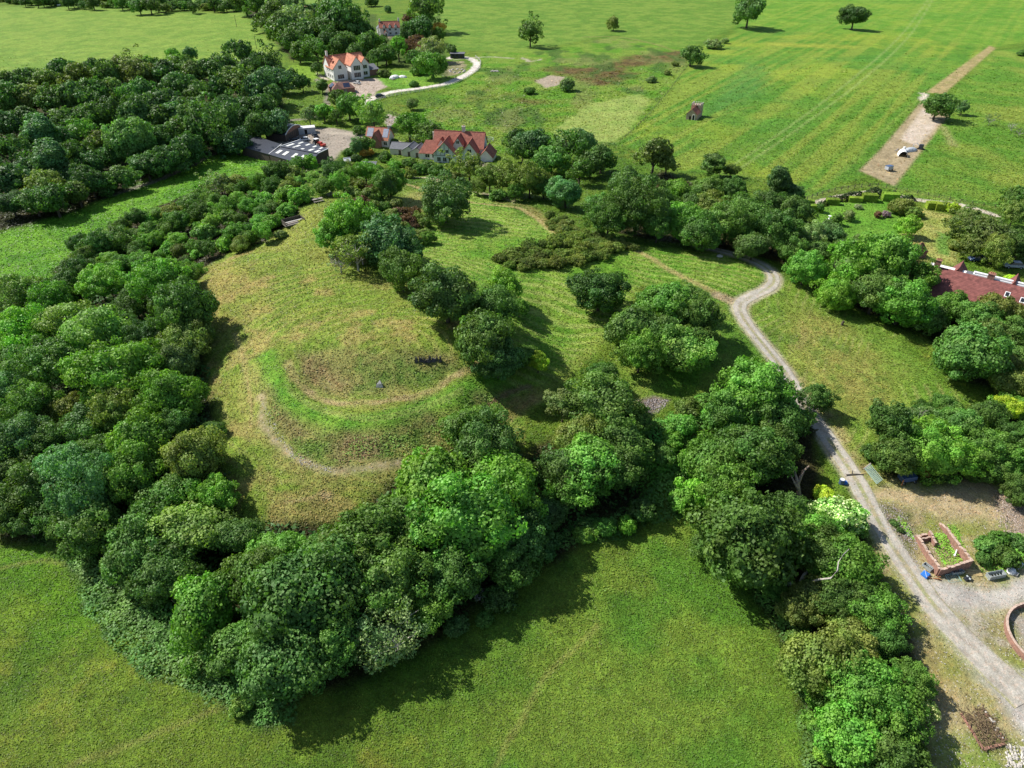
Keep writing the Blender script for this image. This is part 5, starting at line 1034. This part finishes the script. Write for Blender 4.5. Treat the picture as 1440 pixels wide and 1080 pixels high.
# ---- fences
def fence(name, label, px, step=3, h=1.1, mat=FENCEM, rails=2, pw=.07, rr=.035, cat='fence', maxn=100):
    pts = [Vector((*G2(*p),0)) for p in smooth_line(px, 6)]; out = [pts[0]]; acc = 0
    for a, b in zip(pts, pts[1:]):
        L_ = (b-a).length; s = step-acc
        while s < L_: out.append(a.lerp(b, s/L_)); s += step
        acc = L_-(s-step)
    out = out[:maxn]; e = empty(name, (out[0].x,out[0].y,ground(out[0].x,out[0].y)), 0, label, cat); o0 = out[0]; zb = e.location.z
    pm = None
    for p in out:
        if pm is None: po = MB().box(-pw,pw,-pw,pw,-.3,h).build('post', mat, e); pm = po.data
        else: po = link('post', pm, None, e)
        po.location = (p.x-o0.x, p.y-o0.y, ground(p.x,p.y)-zb)
    for k in range(rails):
        z = h*(k+1)/(rails+.25)-.05; MB().tube([(p.x-o0.x,p.y-o0.y,ground(p.x,p.y)-zb+z) for p in out], rr, 4).build('rail', mat, e)
    return e
fence('post_and_rail_fence','white post and rail fence along the outer edge of the curved drive',[(512,150),(545,137),(590,129),(630,121),(655,111),(672,98),(676,88),(668,80)], 2.6, 1.2, simple('white_fence_paint',(.62,.6,.56),.8), 2, .1, .06)
fence('arena_fence','dark rail fence round the small grey riding arena',[(541,157),(566,168),(548,184)], 3, 1.3, DWOOD, 3)
fence('wire_fence','thin fence between the pale paddock and the crop field',[(872,200),(905,170),(940,130),(958,105),(985,72)], 4, 1.2, DWOOD, 1)
fence('wire_fence','dark fence curving along the lane above the garden hedges',[(1128,284),(1160,272),(1205,264),(1240,262)], 3, 1.2, DWOOD, 2, .08,.05)
fence('wire_fence','fence between the lane and the right crop field',[(1246,264),(1300,274),(1350,284),(1400,292),(1425,294)], 3.2, 1.1, DWOOD, 2)
fence('wire_fence','fence along the wood edge above the left strip field',[(30,287),(100,262),(200,246),(280,222),(340,196)], 5, 1.2, DWOOD, 1)
fence('wire_fence','thin fence across the green pasture towards the feeder',[(640,205),(720,150),(800,142),(850,130)], 5, 1.1, DWOOD, 1)
# ---- field gate beside the stone track
p0 = G(1215,660); p1 = G(1231,683); e = empty('field_gate', p0, math.atan2(p1.y-p0.y,p1.x-p0.x), 'pale green metal field gate lying open beside the stone track', 'gate'); Lg = (p1-p0).length
fr = MB(); fr.tube([(0,0,.15),(Lg,0,.15)], .05,5).tube([(0,0,1.3),(Lg,0,1.3)], .05,5).tube([(0,0,.15),(0,0,1.3)], .05,5).tube([(Lg,0,.15),(Lg,0,1.3)], .05,5); fr.build('gate_frame', P_GREEN, e)
for k in range(5): MB().tube([(0,-.0,.3+k*.19),(Lg,0,.3+k*.19)], .05, 5).build('gate_bar', P_GREEN, e)
MB().box(-.2,-.02,-.09,.09,-.3,1.5).build('gate_post', WOOD, e); e.rotation_euler = (math.radians(-40),0,e.rotation_euler[2])
e = empty('fallen_log', G(1203,668), 0, 'forked dark log lying across the left rut of the track', 'log'); MB().tube([(-1.6,-.1,.15),(0,0,.15),(1.3,0,.12)], [.1,.13,.08],6).tube([(-.6,0,.15),(-.2,1.0,.15)],[.08,.05],5).build('branch', DWOOD, e)
e = empty('pale_pole', G(1206,668), .1, 'pale wooden pole lying across the track by the gate', 'pole'); MB().tube([(-.2,0,.12),(1.6,.2,.12)], [.07,.06],6).tube([(.4,.05,.05),(.4,.05,.2)],.05,5).build('pole', YWOOD, e)
e = empty('water_drum', G(1183,680), 0, 'blue and white drum beside the track under the elder bush', 'drum'); MB().tube([(0,0,0),(0,0,.9)], .45, 12).build('drum', P_BLUE, e); MB().tube([(0,0,.902),(0,0,.97)], .36, 12).build('lid', FRAME, e); MB().box(.3,.9,-.3,.3,0,.4).build('cloth', BLUE, e)
e = empty('old_cart', G(1274,676), .2, 'dark blue sheeted cart in the shade above the yard', 'cart'); MB().box(-1.3,1.3,-.8,.8,.4,1.3).build('body', P_BLUE, e, bevel=.1); wheel(e,-1,-.8); wheel(e,1,-.8); MB().tube([(-1.5,-.9,0),(-1.5,-.9,1.2)],.1,6).build('post', RUST, e)
e = empty('oil_tank', G(1303,668), 0, 'rusty upright tank half hidden by trees above the yard', 'tank'); MB().tube([(0,0,0),(0,0,1.5),(0,0,1.8)], [.6,.6,.25], 12).build('shell', RUST, e); MB().tube([(0,0,1.75),(0,0,2.1)], .12, 8).build('cap', RUST, e)
# ---- roofless brick ruin
g0 = at(1318,806)[2]; hw = 1.5
def wp(u, v, h=hw): q = plane_pt(u, v, g0+h); return Vector((q[0], q[1], 0))
cA, cB, cC, cD = wp(1322,800), wp(1367,789), wp(1331,742), wp(1290,750); O = (cA+cB+cC+cD)/4
e = empty('brick_ruin', (O.x,O.y,g0), 0, 'roofless brick building with green weeds growing inside', 'ruin')
def wall_seg(a, b, h0, h1, name='wall', t=.32):
    a = a-O; b = b-O; d_ = (b-a).normalized(); n_ = Vector((-d_.y,d_.x,0))*t/2; nseg_ = max(2,int((b-a).length/.42)); m = MB(); c = MB()
    for i in range(nseg_):
        p, q = a.lerp(b,i/nseg_), a.lerp(b,(i+1)/nseg_); h = h0+(h1-h0)*i/nseg_+random.uniform(-.2,.14)
        m.poly([(p-n_)[:2],(q-n_)[:2],(q+n_)[:2],(p+n_)[:2]], -1.2, h); c.poly([(p-n_*1.15)[:2],(q-n_*1.15)[:2],(q+n_*1.15)[:2],(p+n_*1.15)[:2]], h+.003, h+.09)
    w_ = m.build(name, BRICK, e); c.build('wall_top', COPING, w_)
wall_seg(cA, cD, 1.6, 1.2); wall_seg(cB, cC, 1.6, 1.4); wall_seg(cA, cB, 1.3, 1.7); wall_seg(cD, cD.lerp(cC,.55), .9, .7)
i0, i1 = cD.lerp(cC,.42), cA.lerp(cB,.42); wall_seg(i0, i0.lerp(i1,.32), 1.5, 1.2, 'inner_wall', .28); wall_seg(cD.lerp(cA,.12), cD.lerp(cA,.12)+(cC-cD)*.45, 1.1, 1.1, 'inner_wall', .2); wall_seg(cC, cC+(cC-cB)*.22, 1.3, .8)
MB().box(-.5,.5,-.3,.3,-.2,.1).build('doorway_slab', CONC, e)
e = empty('timber_offcut', wp(1344,777,.8)+Vector((0,0,g0+.7)), .9, 'white plank leaning inside the brick ruin', 'plank'); MB().box(-.8,.8,-.08,.08,0,.08).box(-.6,-.5,-.2,.2,-.06,-.002).build('board', FRAME, e)
def pallet(u, v, rz, lx, ly, h, mat, label, name, cat, tilt=0, slats=6):
    p = G(u, v); e = empty(name, (p.x,p.y,p.z), rz, label, cat); e.rotation_euler = (tilt,0,rz)
    m = MB(); m.box(-lx/2,lx/2,-ly/2,-ly/2+.06,0,h).box(-lx/2,lx/2,ly/2-.06,ly/2,0,h).box(-lx/2,-lx/2+.06,-ly/2+.061,ly/2-.061,0,h).box(lx/2-.06,lx/2,-ly/2+.061,ly/2-.061,0,h); m.build('frame', mat, e)
    for k in range(slats): x = -lx/2+.1+(lx-.25)*k/(slats-1); MB().box(x,x+.05,-ly/2+.061,ly/2-.061,h*.25,h*.5).build('slat', mat, e)
    return e
pallet(1304,799,math.radians(-60),1.4,.8,.5,STEEL,'grey metal crate against the left corner of the ruin','metal_crate','crate')
pallet(1340,813,math.radians(12),2.0,1.3,.15,P_GREEN,'grey green metal grid panel in front of the ruin','grid_panel','panel',math.radians(15),8)
pallet(1345,806,math.radians(8),1.9,.6,.5,STEEL,'grey slatted crate against the front wall of the ruin','metal_crate','crate')
pallet(1399,811,math.radians(12),2.7,.9,.75,STEEL,'long grey trough crate standing beside the gravel loop','metal_trough','trough')
p = G(1301,809); e = empty('blue_tarpaulin', p, .6, 'bright blue folded tarpaulin at the track corner by the ruin', 'tarpaulin'); MB().add([(-.6,-.55,0),(.6,-.5,0),(.55,.6,0),(-.55,.55,0),(-.5,-.45,.32),(.55,-.42,.38),(.45,.5,.42),(-.5,.45,.3)],[(3,2,1,0),(4,5,6,7),(0,1,5,4),(1,2,6,5),(2,3,7,6),(3,0,4,7)]).build('sheet', BLUE, e, bevel=.06); MB().tube([(-.5,-.4,.33),(.5,.5,.45)],.02,4).build('strap', FRAME, e)
p = G(1319,814); e = empty('rusty_scrap', p, .2, 'heap of rusty scrap between blue tarpaulin and grid panel', 'scrap')
for k in range(7): x, y = random.uniform(-.9,.9), random.uniform(-.4,.4); MB().tube([(x,y,.05),(x+random.uniform(-.7,.7),y+random.uniform(-.4,.4),random.uniform(.1,.45))], .07, 5).build('bar', RUST, e)
p = G(1360,815); e = empty('machine_part', p, .2, 'black engine like machine part beside the grid panel', 'machine'); MB().box(-.45,.45,-.3,.3,0,.35).tube([(-.5,0,.3),(.5,0,.45)],.16,8).build('casing', P_DARK, e, bevel=.03); MB().tube([(.1,-.4,.4),(.1,.4,.4)],.12,8).build('pulley', STEEL, e)
p = G(1370,806); e = empty('timber_pile', p, math.radians(-8), 'pile of yellow planks right of the ruin front', 'timber')
for k in range(6): MB().box(-1.2+random.uniform(-.3,.3),1.0,-.5+k*.17,-.38+k*.17,.02+.05*(k%3),.1+.05*(k%3)).build('plank', YWOOD, e)
p = G(1422,804); e = empty('white_sack', p, .7, 'torn cream builders sack at the end of the trough', 'sack'); dome(e,'sack',0,0,.85,.65,.6,TARP,8,4); MB().box(-.4,.3,-.9,-.5,0,.25).build('rubble_lump', STONEM, e)
p = G(1431,797); e = empty('water_tank', p, .5, 'blue grey plastic tank right of the cream sack', 'tank'); MB().box(-.5,.5,-.4,.4,0,.8).build('tank', P_SILV, e, bevel=.08); MB().tube([(0,0,.8),(0,0,.9)],.2,10).build('lid', P_BLUE, e)
# ---- circular brick wall
g0 = at(1425,885)[2]; q = [plane_pt(1425,853,g0+.9), plane_pt(1416,882,g0+.9), plane_pt(1436,915,g0+.9)]
ax, ay = q[0]; bx, by = q[1]; cx_, cy_ = q[2]; D_ = 2*(ax*(by-cy_)+bx*(cy_-ay)+cx_*(ay-by))
ux = ((ax*ax+ay*ay)*(by-cy_)+(bx*bx+by*by)*(cy_-ay)+(cx_*cx_+cy_*cy_)*(ay-by))/D_; uy = ((ax*ax+ay*ay)*(cx_-bx)+(bx*bx+by*by)*(ax-cx_)+(cx_*cx_+cy_*cy_)*(bx-ax))/D_
Rr = math.hypot(ax-ux, ay-uy); e = empty('round_brick_wall', (ux,uy,g0), 0, 'low curved red brick wall round a gravel circle at the right edge', 'wall'); m = MB(); c = MB()
for k in range(30):
    a0 = math.radians(75)+math.radians(300)*k/30; a1 = a0+math.radians(10)
    for M_, r0, r1, z0_, z1_ in ((m,Rr-.22,Rr,-.8,.9),(c,Rr-.26,Rr+.04,.903,.98)):
        M_.poly([(r0*math.cos(a0),r0*math.sin(a0)),(r1*math.cos(a0),r1*math.sin(a0)),(r1*math.cos(a1),r1*math.sin(a1)),(r0*math.cos(a1),r0*math.sin(a1))], z0_, z1_)
m.build('wall', BRICK, e); c.build('wall_top', COPING, e); print('ring radius', Rr)
# ---- rubble bed
g0 = at(1385,1030)[2]; b0, b1, b2, b3 = [Vector((*plane_pt(u,v,g0+.3),0)) for u, v in ((1352,1002),(1384,1052),(1414,1044),(1385,995))]; O = (b0+b1+b2+b3)/4
e = empty('rubble_bed', (O.x,O.y,g0), 0, 'brick edged bed piled with dry twigs beside the gravel yard', 'rubble')
for a_, b_ in ((b0,b1),(b1,b2)):
    a = a_-O; b = b_-O; n_ = Vector((-(b-a).y,(b-a).x,0)).normalized()*.14; MB().poly([(a-n_)[:2],(b-n_)[:2],(b+n_)[:2],(a+n_)[:2]], -.5, .16).build('brick_edge', BRICK, e)
m = MB()
for k in range(420):
    s, t_ = random.uniform(-.04,1.04), random.uniform(-.04,1.08); p = (b0*(1-s)+b1*s)*(1-t_)+(b3*(1-s)+b2*s)*t_-O; a = random.uniform(0,PI*2); l = random.uniform(.3,1.0); z = random.uniform(.05,.5)*math.sin(PI*s)*math.sin(PI*t_)+.1
    m.tube([(p.x,p.y,z),(p.x+math.cos(a)*l,p.y+math.sin(a)*l,z+random.uniform(-.05,.35))], random.uniform(.015,.04), 4)
tag(m.build('twigs', SOIL, e), kind='stuff')
for k in range(16): s = random.uniform(.05,1); p = b3*(1-s)+b2*s-O; dome(e,'stone',p.x+random.uniform(-.3,.3),p.y+random.uniform(-.3,.3),.22,.18,.28,STONEM if k%3 else BRICK,6,3)
def stones(name, label, pl, n, r0, r1, mat, seed=1):
    random.seed(seed); W = [G2(u,v) for u,v in pl]; cx = sum(p[0] for p in W)/len(W); cy = sum(p[1] for p in W)/len(W); z = ground(cx,cy); m = MB(); us = [p[0] for p in pl]; vs_ = [p[1] for p in pl]
    for _ in range(n*4):
        u, v = random.uniform(min(us),max(us)), random.uniform(min(vs_),max(vs_))
        if not inpoly(u,v,pl): continue
        x, y = G2(u,v); r = random.uniform(r0,r1); g_ = ground(x,y)-z; vs2 = []
        for k in range(6):
            d_ = Vector([(1,0,0),(0,1,0),(-1,0,0),(0,-1,0),(0,0,1),(0,0,-1)][k])*r*random.uniform(.6,1.3); d_.z *= .7; vs2.append((x-cx+d_.x, y-cy+d_.y, g_+d_.z+r*.2))
        m.add(vs2, [(0,1,4),(1,2,4),(2,3,4),(3,0,4),(1,0,5),(2,1,5),(3,2,5),(0,3,5)]); n -= 1
        if n <= 0: break
    o = m.build(name, mat); o.location = (cx,cy,z); return tag(o, label, name.replace('_',' '), kind='stuff')
stones('white_rubble','white rubble scattered at the bottom right corner',[(1415,1050),(1440,1040),(1450,1080),(1415,1080)],150,.08,.25,STONEM,2)
stones('yard_stones','loose stones and brick bits over the waste ground',[(1205,700),(1440,690),(1460,1080),(1310,1080),(1330,960),(1280,830),(1230,760)],1500,.03,.11,STONEM,3)
stones('stone_bank','rubble bank along the right side of the bare yard',[(1398,690),(1425,690),(1450,760),(1425,765),(1400,735)],500,.05,.18,simple('buff_rubble',(.36,.29,.24),.95,var=.4,scale=3),4)
stones('rubble_bank','grey rubble bank between track and brick ruin',[(1235,710),(1265,712),(1290,760),(1292,800),(1275,785),(1250,745)],450,.05,.17,simple('grey_rubble',(.30,.27,.25),.95,var=.4,scale=3),5)
stones('stone_scree','heap of broken grey stones among brambles below the bailey',[(900,570),(915,560),(942,563),(930,578),(905,588)],260,.07,.25,simple('scree',(.26,.23,.22),.95,var=.4,scale=3),6)
stones('path_stones','pale loose stones along the outer edge of the lower mound path',[(364,570),(372,566),(400,618),(430,646),(468,658),(466,664),(425,655),(393,628)],420,.05,.15,STONEM,8)
stones('ruin_floor_rubble','broken bricks on the ground beside the ruin',[(1290,752),(1330,744),(1362,790),(1322,802)],160,.05,.14,COPING,9)
# ---- hill top objects
random.seed(21)
e = empty('masonry_outcrop', G(601,508), .1, 'dark jagged rock stumps exposed on the mound slope', 'rocks')
for k in range(11):
    x = -1.9+k*.42+random.uniform(-.15,.15); h = random.uniform(.8,1.25)*(1.2 if k < 4 else .9); y = random.uniform(-.2,.2)-.15*(k < 4); w_ = random.uniform(.2,.36); h *= random.choice([.5,.75,1,1])
    MB().add([(x-w_,y-w_,-.2),(x+w_,y-w_*.6,-.2),(x+w_,y+w_,-.2),(x-w_,y+w_,-.2),(x-w_*.6,y-.05,h),(x+w_*.5,y,h*.9),(x+w_*.3,y+w_*.8,h*.95),(x-w_*.5,y+w_*.7,h*1.05)],[(3,2,1,0),(4,5,6,7),(0,1,5,4),(1,2,6,5),(2,3,7,6),(3,0,4,7)]).build('rock', DSTONE, e)
e = empty('pale_boulder', G(534,543), 0, 'pale pointed boulder at the bottom of the grassy hollow', 'rock'); MB().add([(-.7,-.3,-.2),(.7,-.4,-.2),(.6,.5,-.2),(-.5,.5,-.2),(-.5,-.1,.5),(.4,-.2,.7),(.1,.2,1.2),(-.3,.3,.6)],[(3,2,1,0),(4,5,6,7),(0,1,5,4),(1,2,6,5),(2,3,7,6),(3,0,4,7)]).build('boulder', simple('light_boulder',(.5,.48,.46),.9), e); MB().add([(-.9,.4,-.1),(-.4,.4,-.1),(-.6,.9,-.1),(-.65,.5,.5)],[(2,1,0),(0,1,3),(1,2,3),(2,0,3)]).build('boulder_chip', DSTONE, e)
def bench(u, v, rz, label, name='picnic_bench'):
    e = empty(name, at(u,v), rz, label, 'bench')
    MB().box(-1.1,1.1,-.38,.38,.72,.78).build('table_top', WOOD, e)
    for y in (-.75,.75): MB().box(-1.1,1.1,y-.14,y+.14,.42,.47).build('seat', WOOD, e)
    for x in (-.8,.8): MB().box(x-.05,x+.05,-.8,.8,.33,.4).box(x-.05,x+.05,-.06,.06,0,.32).box(x-.05,x+.05,-.5,-.4,0,.32).box(x-.05,x+.05,.4,.5,0,.32).box(x-.05,x+.05,-.06,.06,.401,.71).build('trestle', WOOD, e)
    return e
b1_ = bench(447,284,math.radians(35),'middle grey picnic bench on the summit lawn'); b1_.scale = (1.3,1.3,1.2)
bench(436,283,math.radians(30),'low pale bench left of the picnic bench on the summit'); bench(464,275,math.radians(60),'grey picnic bench nearest the brown bushes on the summit')
e = empty('viewing_platform', at(413,314), math.radians(38), 'grey timber viewing bench platform at the edge of the summit scrub', 'platform')
MB().box(-2.6,2.6,-1.3,1.3,.0,.3).build('deck', WOOD, e); MB().box(-2.2,2.2,-.5,0,.72,.8).build('seat', simple('pale_timber',(.42,.4,.36),.85), e); MB().box(-2.6,-2.5,-1.3,1.3,.301,1.2).box(2.5,2.6,-1.3,1.3,.301,1.2).build('side_rail', DWOOD, e); MB().box(-2.49,2.49,1.2,1.3,.301,1.3).build('back_rail', DWOOD, e)
for x in (-1.9,1.9): MB().box(x-.08,x+.08,-.45,-.05,.301,.715).build('leg', WOOD, e)
e = empty('marker_post', at(1044,363), 0, 'short dark post standing at the edge of the track bend', 'post'); MB().box(-.14,.14,-.14,.14,-.2,1.1).build('post', DWOOD, e); MB().box(-.17,.17,-.17,.17,1.102,1.18).build('cap', WOOD, e)
e = empty('boulder', at(1012,361), 0, 'pale boulder on the grass beside the track start', 'rock'); dome(e,'rock',0,0,.9,.6,.6,STONEM,8,4)
e = empty('boulder', at(1115,397), 0, 'white stone lying at the foot of the trees by the track bend', 'rock'); dome(e,'rock',0,0,.5,.4,.4,STONEM,7,3)
e = empty('tree_stump', at(1184,457), 0, 'dark tree stump on the meadow in front of the tree line', 'stump'); MB().tube([(0,0,-.2),(0,0,.4),(.1,0,1.0)], [.35,.27,.22], 9).build('stump', BARK, e); MB().tube([(0,0,.3),(.5,.2,.6)], [.12,.06], 6).build('branch_stub', BARK, e)
e = empty('garden_ornament', at(1166,308), 0, 'small white garden ornament at the left of the garden lawn', 'ornament'); MB().tube([(0,0,0),(0,0,.3),(0,0,.9),(0,0,1.0)],[.4,.2,.15,.5],10).build('basin', FRAME, e)
# fallen white tree in the brambles
def limb_tree(name, label, cat, pts_px, parent_z=1.0, mat=PALEBARK, r0=.3):
    b = G(*pts_px[0][0]); e = empty(name, (b.x,b.y,b.z), 0, label, cat)
    for px in pts_px:
        P3 = []
        for i, q in enumerate(px):
            h = q[2] if len(q) > 2 else parent_z; p = G(q[0], q[1], h); P3.append(Vector((p.x-b.x, p.y-b.y, ground(p.x,p.y)+h-b.z)))
        MB().tube(P3, [max(.05,r0*(1-.75*i/(len(P3)-1))) for i in range(len(P3))], 7).build('limb', mat, e, smooth=True); r0 *= .8
    return e
limb_tree('fallen_tree','white bleached fallen tree with a forked limb in the brambles','tree',[[(1103,818,.6),(1116,824,.9),(1126,829,1.0)],[(1126,820,1.0),(1131,808,1.8),(1140,799,2.6)],[(1104,818,.5),(1112,822,.8),(1136,824,1.2)]],r0=.5)
limb_tree('dead_branch','long white dead branch snaking over the bush tops','branch',[[(1140,818,3.5),(1152,815,5.5),(1168,813,7.0),(1178,802,7.5),(1179,790,8),(1186,780,8.5),(1194,772,9)]],r0=.16)
limb_tree('broken_tree','shattered brown trunk leaning among the trees beside the track','tree',[[(1125,710,.5),(1122,680,4),(1115,655,6)],[(1122,680,4),(1130,662,5),(1138,655,6)],[(1123,690,3),(1112,668,5.5)]],mat=simple('splintered_wood',(.26,.2,.15),.9,var=.4,scale=5),r0=.45)
# ================================================================ CAMERA, LIGHT
cam = bpy.data.cameras.new('camera'); co = bpy.data.objects.new('camera', cam); C.objects.link(co)
co.location = (0,0,H); co.rotation_euler = (PI/2-PITCH, 0, 0); cam.sensor_width = 36; cam.lens = 36*F/1440; cam.clip_end = 9000; cam.clip_start = 1
sc = bpy.context.scene; sc.camera = co
SUN = Vector((.90,-.42,0)).normalized(); EL = math.radians(46)
d = Vector((SUN.x*math.cos(EL), SUN.y*math.cos(EL), -math.sin(EL)))
sl = bpy.data.lights.new('sun','SUN'); sl.energy = 4.6; sl.angle = math.radians(.5); sl.color = (1,.96,.89)
so = bpy.data.objects.new('sun', sl); C.objects.link(so); so.rotation_euler = d.to_track_quat('-Z','Y').to_euler(); so.location = (-50,50,200)
w = bpy.data.worlds.new('World'); sc.world = w; w.use_nodes = True; t = w.node_tree
sky = t.nodes.new('ShaderNodeTexSky'); sky.sky_type = 'NISHITA'; sky.sun_disc = False; sky.sun_elevation = EL; sky.sun_rotation = math.atan2(-SUN.x, -SUN.y)
bg = t.nodes['Background']; t.links.new(sky.outputs[0], bg.inputs[0]); bg.inputs[1].default_value = .085
sc.view_settings.view_transform = 'Standard'; sc.view_settings.look = 'None'; sc.view_settings.exposure = .62; sc.view_settings.gamma = 1
